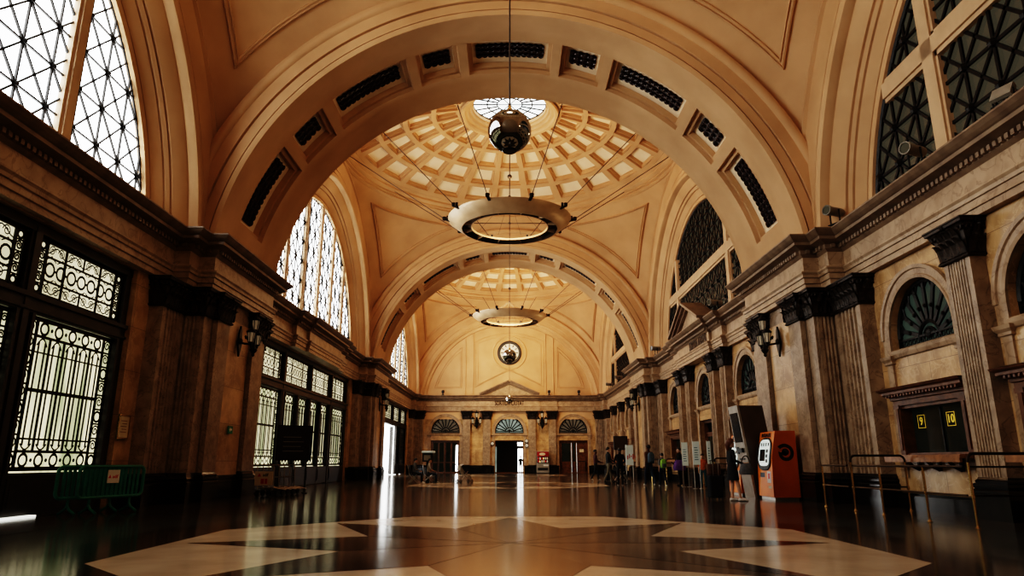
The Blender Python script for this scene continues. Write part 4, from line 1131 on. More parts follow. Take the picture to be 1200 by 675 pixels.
# ------------------------------------------------------------------ orange ticket machines and leaning machine
def ticket_machine(loc, label, rz=RR):
    """local x along the wall, local y out to the hall (front)"""
    t = thing('ticket_machine', label, 'ticket machine', loc, rz, 'orange ticket machines')
    w = .63
    side = [(-.4, .08), (.4, .08), (.4, .3), (.36, 1.25), (.2, 2.05), (-.4, 2.05)]
    m = MB()
    a = [m.pt((-w, y, z)) for y, z in side]; b = [m.pt((w, y, z)) for y, z in side]; n = len(side)
    for k in range(n): m.face([a[k], a[(k+1)%n], b[(k+1)%n], b[k]])
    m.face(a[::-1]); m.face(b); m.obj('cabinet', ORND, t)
    # front skin in brighter orange, light from the left put into the colour
    def F(x, z, off=.012):
        if z <= .3: y = .4
        elif z <= 1.25: y = .4-.04*(z-.3)/.95
        else: y = .36-.16*(z-1.25)/.8
        return (x, y+off, z)
    m = MB()
    zs = [.1, .3, 1.25, 2.03]
    for z0, z1 in zip(zs, zs[1:]): m.poly([F(-w+.01, z0), F(w-.01, z0), F(w-.01, z1), F(-w+.01, z1)])
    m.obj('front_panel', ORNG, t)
    def oval(cx, cz, hw, hh, off, pw=4.):
        return [F(cx+hw*math.copysign(abs(cos(q))**(2/pw), cos(q)), cz+hh*math.copysign(abs(sin(q))**(2/pw), sin(q)), off) for q in [2*PI*k/28 for k in range(28)]]
    m = MB(); ou = oval(0, 1.36, .57, .50, .02, 3); ot = oval(0, 1.36, .55, .48, .05, 3)
    for k in range(28): m.poly([ou[k], ou[(k+1)%28], ot[(k+1)%28], ot[k]])
    m.poly(ot); m.obj('black_surround', BLKP, t)
    m = MB(); m.poly(oval(-.03, 1.40, .45, .40, .055, 4)); m.obj('lit_panel', SCRN, t)
    m = MB(); m.poly([F(.33, 1.15, .06), F(-.12, 1.15, .06), F(-.12, 1.5, .06), F(.33, 1.5, .06)]); m.obj('screen', SCRD, t)
    m = MB()
    for k in range(4): x = .3-k*.2; m.poly([F(x, 1.6, .06), F(x-.1, 1.6, .06), F(x-.1, 1.7, .06), F(x, 1.7, .06)])
    for k in range(3): m.poly([F(-.2, 1.1+k*.15, .06), F(-.36, 1.1+k*.15, .06), F(-.36, 1.2+k*.15, .06), F(-.2, 1.2+k*.15, .06)])
    m.obj('button', BLKP, t)
    m = MB(); m.poly([F(.4, .66, .018), F(.02, .66, .018), F(.02, .8, .018), F(.4, .8, .018)]); m.obj('ticket_slot', BLKP, t)
    m = MB(); m.poly([F(-.18, .5, .018), F(-.48, .5, .018), F(-.48, .84, .018), F(-.18, .84, .018)]); st = m.obj('sticker', WHT, t)
    m = MB(); m.poly([F(-.24, .62, .022), F(-.42, .62, .022), F(-.42, .78, .022), F(-.24, .78, .022)]); m.obj('sticker_mark', REDL, st)
    m = MB(); m.poly([F(-.25, .34, .018), F(-.5, .34, .018), F(-.5, .42, .018), F(-.25, .42, .018)]); m.obj('sticker', CARD, t)
    tx = text('lettering', 'RODALIES', .17, BLKP, t, (0, .255, 1.93), rot=(PI/2-.197, 0, PI), depth=.004, bold=True)
    # spiral emblem on both sides
    for s in (-1, 1):
        m = MB(); pts = []; 
        for k in range(34):
            a = 2*PI*k/26; r = .245-.0038*k
            pts.append((r, a))
        ring = []
        for k, (r, a) in enumerate(pts):
            th = .05 if k < 24 else .05*(34-k)/10+.01
            ring.append(((r+th)*cos(a+.7), (r+th)*sin(a+.7), (r-th)*cos(a+.7), (r-th)*sin(a+.7)))
        X = s*(w+.006)
        for p, q in zip(ring[:24], ring[1:25]): m.poly([(X, p[0]-.05, 1.38+p[1]), (X, q[0]-.05, 1.38+q[1]), (X, q[2]-.05, 1.38+q[3]), (X, p[2]-.05, 1.38+p[3])])
        m.poly([(X, -.05+.11*cos(2*PI*k/16), 1.42+.10*sin(2*PI*k/16)) for k in range(16)])
        m.poly([(X, -.14+.0, 1.36), (X, -.05, 1.30), (X, .1, 1.34), (X, .02, 1.46)])
        m.obj('emblem', BLKP, t)
    m = MB(); m.box(-w+.06, w-.06, -.36, .36, 0, .08); m.obj('plinth', STEEL, t)
    return t
ticket_machine((8.36, 22.0, 0), 'large orange ticket machine with lit oval panel, nearest the queue rails')
ticket_machine((8.32, 24.85, 0), 'orange ticket machine half hidden behind the leaning brown machine')
t = thing('information_totem', 'tall dark brown leaning machine with silver front between the orange machines', 'machine', (8.3, 23.25, 0), RR)
def lean(v): return Vector((v.x, v.y+.125*v.z, v.z))
m = MB(); m.T = lean; m.bevbox(-.47, .47, -.42, .36, 0, 2.93, .015); m.T = None; m.obj('cabinet', TOTM, t)
m = MB(); m.T = lean; m.box(-.48, .48, .36, .43, 0, 2.94); m.T = None; m.obj('silver_front', TOTF, t)
m = MB(); m.T = lean; m.box(-.36, .36, .43, .45, 1.75, 2.7); m.T = None; m.obj('screen', SCRD, t)
m = MB(); m.T = lean; m.box(-.3, .1, .43, .5, 1.42, 1.56); m.box(.18, .34, .43, .46, 1.38, 1.6); m.T = None; m.obj('keypad', BLKP, t)
m = MB(); m.T = lean; m.box(-.25, .25, .43, .445, 1.18, 1.24); m.T = None; m.obj('card_slot', BLKP, t)

# ------------------------------------------------------------------ bronze queue rails in front of the ticket windows
def post(m, x, y, h): m.tube([(x, y, 0.0), (x, y, h)], .024, 8); m.lathe([(.05, 0), (.05, .015), (.03, .03), (.026, .06)], (x, y, 0), 10); m.lathe([(.024, .5), (.034, .51), (.034, .55), (.024, .56)], (x, y, 0), 8)
def hoop(y, label, x0=8.12, x1=9.42):
    t = thing('queue_rail', label, 'railing', (0, 0, 0), 0, 'bronze queue rails at the ticket windows')
    m = MB(); r = .12
    m.tube([(x0, y, 1.12)]+[(x0+r-r*cos(PI/2*k/5), y, 1.15+r*sin(PI/2*k/5)) for k in range(6)]+[(x1-r+r*sin(PI/2*k/5), y, 1.15+r*cos(PI/2*k/5)) for k in range(6)]+[(x1, y, 1.12)], .026, 8)
    m.tube([(x0, y, 1.04), (x1, y, 1.04)], .018, 6); m.tube([(x0, y, .55), (x1, y, .55)], .018, 6); m.obj('rail', BRZR, t)
    for x in (x0, x1): m = MB(); post(m, x, y, 1.14); m.obj('post', BRASS, t)
hoop(16.75, 'hooped bronze queue rail left of the 9 and 10 window'); hoop(12.45, 'hooped bronze queue rail at the right edge of the picture'); hoop(8.2, 'hooped bronze queue rail beside the camera')
t = thing('queue_rail', 'long straight bronze rail on five posts before the ticket windows', 'railing', (0, 0, 0), 0, 'bronze queue rails at the ticket windows')
m = MB(); m.tube([(8.12, 16.6, 1.04), (8.12, 12.6, 1.04)], .024, 8); m.tube([(8.12, 16.6, .55), (8.12, 12.6, .55)], .018, 6); m.obj('rail', BRZR, t)
for y in (15.5, 13.85): m = MB(); post(m, 8.12, y, 1.05); m.obj('post', BRASS, t)
t.__setitem__('label', 'straight bronze rail on two posts before the 9 and 10 window')
t = thing('queue_rail', 'short low bronze rail at the foot of the near right pier', 'railing', (0, 0, 0), 0, 'bronze queue rails at the ticket windows')
m = MB(); m.tube([(8.12, 18.3, 1.04), (8.12, 16.95, 1.04)], .024, 8); m.tube([(8.12, 18.3, .55), (8.12, 16.95, .55)], .018, 6); m.obj('rail', BRZR, t)
m = MB(); post(m, 8.12, 18.3, 1.05); m.obj('post', BRASS, t)
for y, lb in ((29.5, 'bronze queue rail beside the middle doorway, near side'), (38.6, 'bronze queue rail behind the traveller with the purple bag'), (42.6, 'bronze queue rail in the middle bay, farthest')): 
    hoop(y, lb, 8.6, 9.4)

# ------------------------------------------------------------------ green crowd barriers
def barrier(loc, rz, label, sign):
    t = thing('crowd_barrier', label, 'barrier', loc, rz, 'green crowd barriers by the near gate')
    L, z0, z1, r = .86, .36, 1.02, .12
    m = MB(); pts = []
    for cx, cz, a0 in ((L-r, z1-r, 0), (-L+r, z1-r, 90), (-L+r, z0+r, 180), (L-r, z0+r, 270)):
        for k in range(6): a = R_(a0+18*k); pts.append((cx+r*cos(a), 0, cz+r*sin(a)))
    m.tube(pts, .038, 8, closed=True); m.obj('frame', GREEN, t, smooth=True)
    for k in range(13):
        m = MB(); x = -L+.16+k*(2*L-.32)/12; m.box(x-.032, x+.032, -.015, .015, z0, z1); m.obj('slat', GREEN, t)
    for x in (-L*.62, L*.62):
        m = MB(); m.tube([(x, 0, z0), (x, 0, .2), (x, .06, .12), (x, .24, .025)], .03, 6); m.tube([(x, 0, .2), (x, -.06, .12), (x, -.24, .025)], .03, 6); m.obj('foot', GREEN, t)
    if sign:
        m = MB(); m.box(-.18, .14, -.05, -.03, .66, .95); s = m.obj('sign', WHT, t)
        text('lettering', 'adif', .10, REDL, s, (.02, -.051, .80), depth=.002, bold=True)
        m = MB(); m.poly([(-.16, -.052, .77), (-.09, -.052, .77), (-.125, -.052, .85)]); m.obj('emblem', REDL, s)
d = atan2(.9, .46)
barrier((-9.05, 16.2, 0), R_(71.6), 'front green crowd barrier with white sign', True)
barrier((-9.4, 16.02, 0), R_(71.6), 'rear green crowd barrier against the near gate', False)

# ------------------------------------------------------------------ luggage carts and board
def cart(loc, rz, label, sign):
    t = thing('luggage_cart', label, 'luggage cart', loc, rz, 'nested luggage carts by the left pier')
    m = MB()
    m.tube([(-.3, -.05, 1.02), (-.3, 0, .95), (-.3, .05, .3), (-.3, .85, .2)], .018, 6); m.tube([(.3, -.05, 1.02), (.3, 0, .95), (.3, .05, .3), (.3, .85, .2)], .018, 6)
    m.tube([(-.3, -.05, 1.02), (.3, -.05, 1.02)], .022, 6); m.tube([(-.3, .02, .62), (.3, .02, .62)], .014, 6)
    for k in range(5): m.tube([(-.3, .1+k*.18, .285-.02*k), (.3, .1+k*.18, .285-.02*k)], .012, 5)
    m.tube([(-.3, .85, .2), (.3, .85, .2)], .018, 6); m.tube([(-.28, .05, .3), (-.28, .05, .12)], .016, 5); m.tube([(.28, .05, .3), (.28, .05, .12)], .016, 5)
    m.obj('frame', STEEL, t)
    for x, y in ((-.28, .05), (.28, .05), (0, .8)):
        m = MB(); m.lathe([(.03, -.03), (.1, -.03), (.11, 0), (.1, .03), (.03, .03)], (x, y, .11), 12, axis='x'); m.obj('wheel', BLKP, t)
    if sign:
        m = MB(); m.box(-.33, .33, -.06, -.04, .36, .82); s = m.obj('sign_panel', CARD, t)
        text('lettering', 'adif', .14, BLKP, s, (.06, -.062, .7), depth=.002, bold=True)
        m = MB(); m.poly([(-.24, -.063, .65), (-.1, -.063, .65), (-.17, -.063, .76)]); m.box(-.1, .02, -.064, -.061, .42, .58); m.box(.05, .14, -.064, -.061, .42, .58); m.obj('pictogram', REDL, s)
cart((-8.12, 23.55, 0), R_(-14), 'front luggage cart carrying the cream sign panel', True)
for k, lb in enumerate(('second luggage cart, nested behind the signed one', 'third luggage cart in the nested row', 'fourth luggage cart in the nested row', 'last luggage cart of the nested row')):
    cart((-8.12+.075*(k+1), 23.55+.33*(k+1), 0), R_(-14), lb, False)
t = thing('notice_board', 'black notice board on a stand behind the luggage carts', 'notice board', (-8.05, 26.2, 0), R_(28))
m = MB(); m.box(-.62, .62, -.03, .03, 1.2, 2.42); m.obj('board', BLKP, t)
m = MB(); leaf_box(m, -.65, .65, 1.17, 2.45, -.04, .04, .04); m.obj('board_frame', IRON, t)
m = MB()
for k in range(4): m.box(-.4, .35-.1*(k % 2), -.034, -.031, 1.5+k*.17, 1.52+k*.17)
m.obj('printed_lines', GREY, t)
for x in (-.5, .5): m = MB(); m.tube([(x, 0, .02), (x, 0, 1.2)], .025, 6); m.box(x-.04, x+.04, -.3, .3, 0, .03); m.obj('leg', IRON, t)

# ------------------------------------------------------------------ sign stands on the right
def sign_stand(loc, rz, label, w=.32, mark=None, z0=.8, z1=1.75):
    t = thing('sign_stand', label, 'sign stand', loc, rz, 'white sign panels on steel posts')
    for x in (-w, w): m = MB(); m.tube([(x, .03, 0), (x, .03, z1+.03)], .022, 6); m.lathe([(.1, 0), (.1, .015), (.03, .03)], (x, .03, 0), 10); m.obj('post', STEEL, t)
    m = MB(); m.box(-w-.02, w+.02, -.015, .0, z0, z1); p = m.obj('panel', SIGNW, t)
    if mark:
        m = MB()
        if mark == 'map':
            for k in range(5): m.box(-w*.7+.1*k, -w*.7+.1*k+.05, -.018, -.015, z0+.3+.06*(k % 3), z0+.5+.08*(k % 2))
        else:
            for k in range(6): m.box(-w*.7, w*(.6-.2*(k % 2)), -.018, -.015, z0+.2+k*.1, z0+.23+k*.1)
        m.obj('printed_marks', REDL if mark == 'map' else C_TEAL, p)
sign_stand((6.5, 38.0, 0), R_(10), 'white sign stand behind the traveller in black', .19*1.0, 'map', .95, 2.0)
sign_stand((8.15, 32.6, 0), R_(-5), 'white sign stand beside the traveller with the purple bag', .12, 'text', .95, 2.0)
sign_stand((8.1, 30.4, 0), R_(5), 'white sign stand before the person in orange', .13, 'text', 1.0, 1.98)
sign_stand((8.22, 28.9, 0), R_(25), 'narrow sign stand nearest the rolling suitcase', .07, 'text', .95, 1.95)
t = thing('display_board', 'dark hanging display board beyond the traveller in black', 'display board', (6.75, 42.5, 0), R_(8))
m = MB(); m.box(-.4, .4, -.05, .05, 1.85, 2.6); m.obj('screen', TOTM, t)
m = MB(); leaf_box(m, -.43, .43, 1.82, 2.63, -.06, .06, .05); m.obj('bezel', BLKP, t)
for x in (-.3, .3): m = MB(); m.tube([(x, 0, 0), (x, 0, 1.9)], .025, 6); m.lathe([(.14, 0), (.14, .02), (.03, .04)], (x, 0, 0), 10); m.obj('post', IRON, t)

# ------------------------------------------------------------------ people
def person(label, loc, rz, H=1.75, pose=None, shirt=C_BLK, legs=C_JEAN, shoes=SHOED, skin=SKIN, hair=HAIRD, bare_legs=False, sleeves='long', long_hair=False, group=None, slim=1.0):
    k = H/1.75
    J = dict(pelvis=(0, 0, .95), waist=(0, .01, 1.1), chest=(0, 0, 1.32), neck0=(0, -.005, 1.46), neck=(0, .01, 1.53), skull=(0, .025, 1.63), crown=(0, .02, 1.70),
             shL=(-.17, 0, 1.41), elL=(-.22, -.03, 1.13), wrL=(-.23, .05, .9), paL=(-.23, .075, .82), shR=(.17, 0, 1.41), elR=(.22, -.03, 1.13), wrR=(.23, .05, .9), paR=(.23, .075, .82),
             hiL=(-.09, 0, .88), knL=(-.1, .02, .5), anL=(-.1, -.02, .085), baL=(-.105, .1, .04), toL=(-.11, .16, .032), hiR=(.09, 0, .88), knR=(.1, .02, .5), anR=(.1, -.02, .085), baR=(.105, .1, .04), toR=(.11, .16, .032))
    if pose: J.update(pose)
    RAD = dict(pelvis=(.155, .11), waist=(.135, .1), chest=(.16, .11), neck0=(.075, .07), neck=(.056, .056), skull=(.078, .092), crown=(.062, .072), sh=(.065, .065), el=(.044, .044), wr=(.03, .026), pa=(.036, .02), hi=(.088, .09), kn=(.06, .06), an=(.042, .045), ba=(.042, .034), to=(.034, .026))
    E = [('pelvis', 'waist'), ('waist', 'chest'), ('chest', 'neck0'), ('neck0', 'neck'), ('neck', 'skull'), ('skull', 'crown')]
    for s in 'LR': E += [('chest', 'sh'+s), ('sh'+s, 'el'+s), ('el'+s, 'wr'+s), ('wr'+s, 'pa'+s), ('pelvis', 'hi'+s), ('hi'+s, 'kn'+s), ('kn'+s, 'an'+s), ('an'+s, 'ba'+s), ('ba'+s, 'to'+s)]
    names = list(J); P = {n: Vector(J[n]) for n in names}; rad = {n: RAD.get(n, RAD.get(n[:2])) for n in names}
    # face: nose and ears grow out of the skull
    sk = P['skull']
    def extra(n, p, r, par): names.append(n); P[n] = Vector(p); rad[n] = (r, r); E.append((par, n))
    fw = P.get('_', None)
    extra('nose', sk+Vector((0, .105, -.015)), .014, 'skull'); extra('earL', sk+Vector((-.088, -.005, -.01)), .018, 'skull'); extra('earR', sk+Vector((.088, -.005, -.01)), .018, 'skull'); extra('chin', sk+Vector((0, .07, -.085)), .028, 'skull')
    for s, sg in (('L', -1), ('R', 1)):
        pa, w = P['pa'+s], P['wr'+s]; d = (pa-w).normalized(); side = Vector((0, 1, 0)); side = (side-d*side.dot(d)); side = side.normalized() if side.length > .1 else Vector((1, 0, 0))
        curl = d.cross(side)*(-sg)
        for q, (o, L) in enumerate(((.03, .07), (.011, .08), (-.009, .075), (-.028, .058))):
            b = pa+side*o+d*.03; extra('f%s%da' % (s, q), b+d*L*.5+curl*.006, .0105, 'pa'+s); extra('f%s%db' % (s, q), b+d*L+curl*.028, .0085, 'f%s%da' % (s, q))
        extra('t%sa' % s, pa+side*.05-d*.005+curl*.012, .0115, 'pa'+s); extra('t%sb' % s, pa+side*.062+d*.035+curl*.02, .0095, 't%sa' % s)
    idx = {n: i for i, n in enumerate(names)}
    me = bpy.data.meshes.new('body'); me.from_pydata([P[n]*k for n in names], [(idx[a], idx[b]) for a, b in E], [])
    o = bpy.data.objects.new('tmp', me); COL.objects.link(o)
    sm = o.modifiers.new('s', 'SKIN'); sm.use_smooth_shade = True
    for n in names:
        v = me.skin_vertices[0].data[idx[n]]; r = rad[n]; f = slim if n in ('pelvis', 'waist', 'chest') else 1
        v.radius = (r[0]*k*f, r[1]*k*f); v.use_root = (n == 'pelvis')
    ss = o.modifiers.new('u', 'SUBSURF'); ss.levels = 2; ss.render_levels = 2
    bpy.context.view_layer.update()
    body = bpy.data.meshes.new_from_object(o.evaluated_get(bpy.context.evaluated_depsgraph_get())); bpy.data.objects.remove(o)
    body.name = 'person'
    body.materials.clear()
    for m in (skin, shirt, legs, shoes): body.materials.append(m)
    seg = []
    for a, b in E:
        if a in ('skull', 'neck') or b in ('neck',): reg = 0
        elif a[:2] in ('pa', 'wr') or a[0] in 'ft' and a[:2] not in ('to',): reg = 0
        elif a[:2] == 'el': reg = 1 if sleeves == 'long' else 0
        elif a[:2] == 'sh': reg = 1
        elif a[:2] in ('an', 'ba'): reg = 3
        elif a[:2] == 'kn': reg = 0 if bare_legs else 2
        elif a[:2] == 'hi' or b[:2] == 'hi': reg = 0 if bare_legs and a[:2] == 'hi' else 2
        else: reg = 1
        if a == 'pelvis' and b == 'waist': reg = 1
        seg.append((P[a]*k, P[b]*k, reg, (sum(rad[a])+sum(rad[b]))*k/4))
    mi = []
    for f in body.polygons:
        c = f.center; best = (9, 0)
        for a, b, reg, r in seg:
            ab = b-a; L2 = ab.length_squared; t = max(0, min(1, (c-a).dot(ab)/L2)) if L2 > 0 else 0
            dd = (c-(a+ab*t)).length-r
            if dd < best[0]: best = (dd, reg)
        mi.append(best[1])
    body.polygons.foreach_set('material_index', mi); body.polygons.foreach_set('use_smooth', [True]*len(body.polygons)); body.update()
    p = link('person', body, None, loc, rz); tag(p, label, 'person', group)
    # hair
    h = MB(); c = (P['skull']+P['crown'])*.5*k+Vector((0, -.012, .02)*1) if False else ((P['skull']+P['crown'])/2)*k
    c = Vector(c)+Vector((0, -.014*k, .012*k))
    n1, n2 = 14, 9; rows = []
    for i in range(n2+1):
        row = []
        for j in range(n1):
            a = 2*PI*j/n1; back = .5-.5*sin(a)      # 1 at the back
            tmax = R_(62)+R_(58)*back*(1.25 if long_hair else 1.0)
            t = tmax*i/n2; rr = .112*k
            row.append(h.pt((c.x+rr*.86*sin(t)*cos(a), c.y+rr*1.02*sin(t)*sin(a), c.z+rr*1.0*cos(t)-(0.16*k*back*max(0, i/n2-.6) if long_hair else 0))))
        rows.append(row)
    for a, b in zip(rows, rows[1:]):
        for j in range(n1): h.face([a[j], b[j], b[(j+1)%n1], a[(j+1)%n1]])
    h.obj('hair', hair, p, smooth=True)
    for s in (-1, 1):
        e = MB(); e.ball((P['skull']+Vector((s*.032, .082, .01)))*k, .011*k, 8, 6); e.obj('eye', SCRD, p)
    e = MB(); e.ball((P['skull']+Vector((0, .092, -.055)))*k, .02*k, 8, 5, (1, .35, .3)); e.obj('mouth', C_MAR, p)
    return p, P, k
WALK = dict(hiL=(-.09, .01, .88), knL=(-.1, .16, .52), anL=(-.1, .18, .1), baL=(-.105, .3, .05), toL=(-.11, .36, .05), knR=(.1, -.08, .5), anR=(.1, -.3, .14), baR=(.105, -.2, .06), toR=(.11, -.15, .035), elL=(-.22, -.12, 1.15), wrL=(-.24, -.1, .92), paL=(-.24, -.08, .85), elR=(.22, .05, 1.14), wrR=(.23, .2, .96), paR=(.23, .25, .9))
PUSH = dict(elL=(-.22, .05, 1.15), wrL=(-.2, .27, 1.05), paL=(-.19, .35, 1.03), elR=(.22, .05, 1.15), wrR=(.2, .27, 1.05), paR=(.19, .35, 1.03))
SIT = dict(pelvis=(0, 0, .52), waist=(0, -.02, .68), chest=(0, .0, .9), neck0=(0, .03, 1.04), neck=(0, .06, 1.11), skull=(0, .09, 1.2), crown=(0, .085, 1.27), shL=(-.17, .02, .99), elL=(-.22, .1, .75), wrL=(-.12, .3, .66), paL=(-.08, .36, .64), shR=(.17, .02, .99), elR=(.22, .1, .75), wrR=(.12, .3, .66), paR=(.08, .36, .64),
           hiL=(-.09, .04, .5), knL=(-.11, .44, .5), anL=(-.11, .44, .09), baL=(-.115, .56, .04), toL=(-.12, .62, .032), hiR=(.09, .04, .5), knR=(.11, .44, .5), anR=(.11, .46, .09), baR=(.115, .58, .04), toR=(.12, .64, .032))
# woman in a black dress beside the leaning machine
p, P, k = person('woman in a short black dress and white shoes beside the leaning machine', (6.66, 21.1, 0), R_(-88), 1.78, dict(elR=(.24, .02, 1.14), wrR=(.24, .24, 1.06), paR=(.22, .31, 1.06), knR=(.1, .1, .5), anR=(.11, .16, .085), baR=(.115, .28, .04), toR=(.12, .34, .032)), shirt=C_BLK, legs=C_BLK, shoes=SHOE, hair=HAIRR, bare_legs=True, sleeves='long', long_hair=True)
m = MB(); m.lathe([(.145, 1.12), (.17, 1.0), (.195, .85), (.215, .66), (.22, .6), (.2, .6)], (0, .01, 0), 20); m.v = [(x*1.02, y*.78, z) for x, y, z in m.v]; m.obj('skirt', C_BLK, p, smooth=True)
for sd in 'LR':
    an, ba = P['an'+sd]*k, P['ba'+sd]*k; dr = Vector((ba.x-an.x, ba.y-an.y, 0)).normalized(); sdv = Vector((dr.y, -dr.x, 0)); m = MB(); rows = []
    for f, w, h in ((-.075, .02, .05), (-.06, .038, .085), (-.01, .042, .10), (.05, .043, .088), (.11, .047, .065), (.17, .043, .05), (.21, .02, .035)):
        c = Vector((an.x, an.y, 0))+dr*f; rows.append([m.pt(c+sdv*(w*1.08*cos(q))+Vector((0, 0, max(.0, h*.5+h*.5*sin(q))))) for q in [2*PI*j/12 for j in range(12)]])
    for a, b in zip(rows, rows[1:]):
        for j in range(12): m.face([a[j], a[(j+1)%12], b[(j+1)%12], b[j]])
    m.face(rows[0][::-1]); m.face(rows[-1]); m.obj('shoe', SHOE, p, smooth=True)
m = MB(); sk = P['skull']*k; m.tube([sk+Vector(v)*k for v in ((0, -.02, .06), (0, -.085, .03), (0, -.105, -.04), (0, -.1, -.12), (0, -.09, -.19), (0, -.08, -.23))], [.05, .075, .08, .07, .05, .015], 10); m.obj('hair_length', HAIRR, p, smooth=True)
def handbag(loc, rz, label, mat, s=1.0):
    t = thing('handbag', label, 'bag', loc, rz); t.scale = (s, s, s)
    m = MB(); a = []
    for z, w, d in ((0, .17, .07), (.06, .19, .085), (.16, .16, .06), (.24, .12, .03), (.26, .1, .012)): a.append([m.pt((w*cos(q)*(1 if abs(cos(q)) < .9 else 1), d*sin(q), z)) for q in [2*PI*j/16 for j in range(16)]])
    for x, y in zip(a, a[1:]):
        for j in range(16): m.face([x[j], x[(j+1)%16], y[(j+1)%16], y[j]])
    m.face(a[0][::-1]); m.face(a[-1]); m.obj('bag_body', mat, t, smooth=True)
    m = MB(); m.tube([(.11*cos(PI*j/12), 0, .23+.2*sin(PI*j/12)) for j in range(13)], .012, 6); m.obj('handle', BRZR, t)
handbag((7.0, 20.84, .76), R_(10), 'grey leather handbag on the arm of the woman in black', C_GRY, 1.25)
def suitcase(loc, rz, label, mat, h=.66, extra=True):
    t = thing('suitcase', label, 'suitcase', loc, rz)
    m = MB(); m.bevbox(-.22, .22, -.13, .13, .06, h, .035); m.obj('shell', mat, t)
    m = MB()
    for x in (-.13, -.045, .045, .13): m.box(x-.012, x+.012, .13, .14, .12, h-.08)
    m.obj('rib', BLKP, t)
    for x in (-.17, .17):
        for y in (-.09, .09): m = MB(); m.lathe([(.01, -.014), (.03, -.014), (.03, .014), (.01, .014)], (x, y, .03), 10, axis='x'); m.obj('wheel', BLKP, t)
    m = MB(); m.tube([(-.09, -.1, h-.02), (-.09, -.1, h+.38), (.09, -.1, h+.38), (.09, -.1, h-.02)], .012, 6); m.obj('handle', STEEL, t)
suitcase((6.3, 21.75, 0), R_(15), 'large black rolling suitcase left of the woman in black', C_BLK, .72)
t = thing('travel_bag', 'brown travel bag standing on the black rolling suitcase', 'bag', (6.3, 21.76, .722), R_(15))
m = MB(); m.bevbox(-.22, .22, -.09, .11, 0, .34, .05); m.obj('bag_body', C_BRN, t)
m = MB(); m.tube([(-.1, .01, .33), (-.09, .01, .44), (.09, .01, .44), (.1, .01, .33)], .014, 6); m.obj('handle', BRZR, t)
m = MB(); m.box(-.14, .14, .11, .135, .05, .2); m.obj('pocket', C_MAR, t)
# the group near the counters
p, P, k = person('dark-clothed person pushing a black trolley bag, leftmost of the walkers', (5.2, 42.6, 0), R_(-80), 1.82, {**WALK, **PUSH}, shirt=C_MAR, legs=C_BLK, shoes=SHOE, skin=SKIND)
suitcase((5.9, 42.5, 0), R_(-80), 'black trolley bag pushed by the leftmost walker', C_BLK, .7)
p, P, k = person('man in black top and pale khaki trousers walking with a pushchair', (5.33, 38.0, 0), R_(-75), 1.86, {**WALK, **PUSH}, shirt=C_BLK, legs=C_CAMO, shoes=SHOED)
p, P, k = person('traveller dressed all in black seen from behind beside the white sign', (5.35, 34.1, 0), R_(5), 1.76, dict(elL=(-.26, .03, 1.15), wrL=(-.2, .22, 1.05), paL=(-.15, .28, 1.05), elR=(.26, .03, 1.15), wrR=(.2, .22, 1.05), paR=(.15, .28, 1.05)), shirt=C_BLK, legs=C_BLK, shoes=SHOE, skin=SKIND)
p, P, k = person('tall traveller with grey backpack and dark trousers seen from behind', (6.72, 33.9, 0), R_(20), 1.9, WALK, shirt=C_BRN, legs=C_JEAN, shoes=SHOE, skin=SKIND)
def backpack(loc, rz, label, mat, s=1.0, tone=None):
    t = thing('backpack', label, 'backpack', loc, rz); t.scale = (s, s, s)
    m = MB(); a = []
    for z, w, d in ((0, .12, .06), (.04, .15, .09), (.25, .155, .1), (.38, .13, .08), (.45, .07, .04)): a.append([m.pt((w*math.copysign(abs(cos(q))**.6, cos(q)), d*math.copysign(abs(sin(q))**.7, sin(q)), z)) for q in [2*PI*j/20 for j in range(20)]])
    for x, y in zip(a, a[1:]):
        for j in range(20): m.face([x[j], x[(j+1)%20], y[(j+1)%20], y[j]])
    m.face(a[0][::-1]); m.face(a[-1]); m.obj('bag_body', mat, t, smooth=True)
    m = MB(); m.bevbox(-.1, .1, -.135, -.085, .05, .22, .02); m.obj('pocket', tone or mat, t)
    for x in (-.09, .09): m = MB(); m.tube([(x, .08, .08), (x, .13, .1), (x, .28, .3), (x, .2, .45), (x, .08, .42)], .018, 5); m.obj('strap', BLKP, t)
backpack((6.79, 33.71, 1.07), R_(20), 'grey backpack worn by the tall traveller', C_DEN, 1.1)
p, P, k = person('young person with a lime green backpack seen from behind', (7.2, 33.2, 0), R_(10), 1.5, WALK, shirt=C_GRY, legs=C_NVY, shoes=SHOE, sleeves='short')
backpack((7.22, 33.03, .84), R_(10), 'lime green backpack on the young person', C_GRN, .92, C_GRY)
p, P, k = person('person in dark clothes with a purple bag standing at the sign stand', (8.22, 34.0, 0), R_(60), 1.78, dict(elR=(.25, -.02, 1.14), wrR=(.22, .1, .95)), shirt=C_BLK, legs=C_BLK, shoes=SHOED)
handbag((8.12, 33.62, .72), R_(20), 'purple bag held by the person at the sign stand', C_PUR, 1.9)
p, P, k = person('person in an orange top partly behind a white sign stand', (8.62, 31.4, 0), R_(160), 1.45, None, shirt=C_ORG, legs=C_TEAL, shoes=SHOED, sleeves='short')
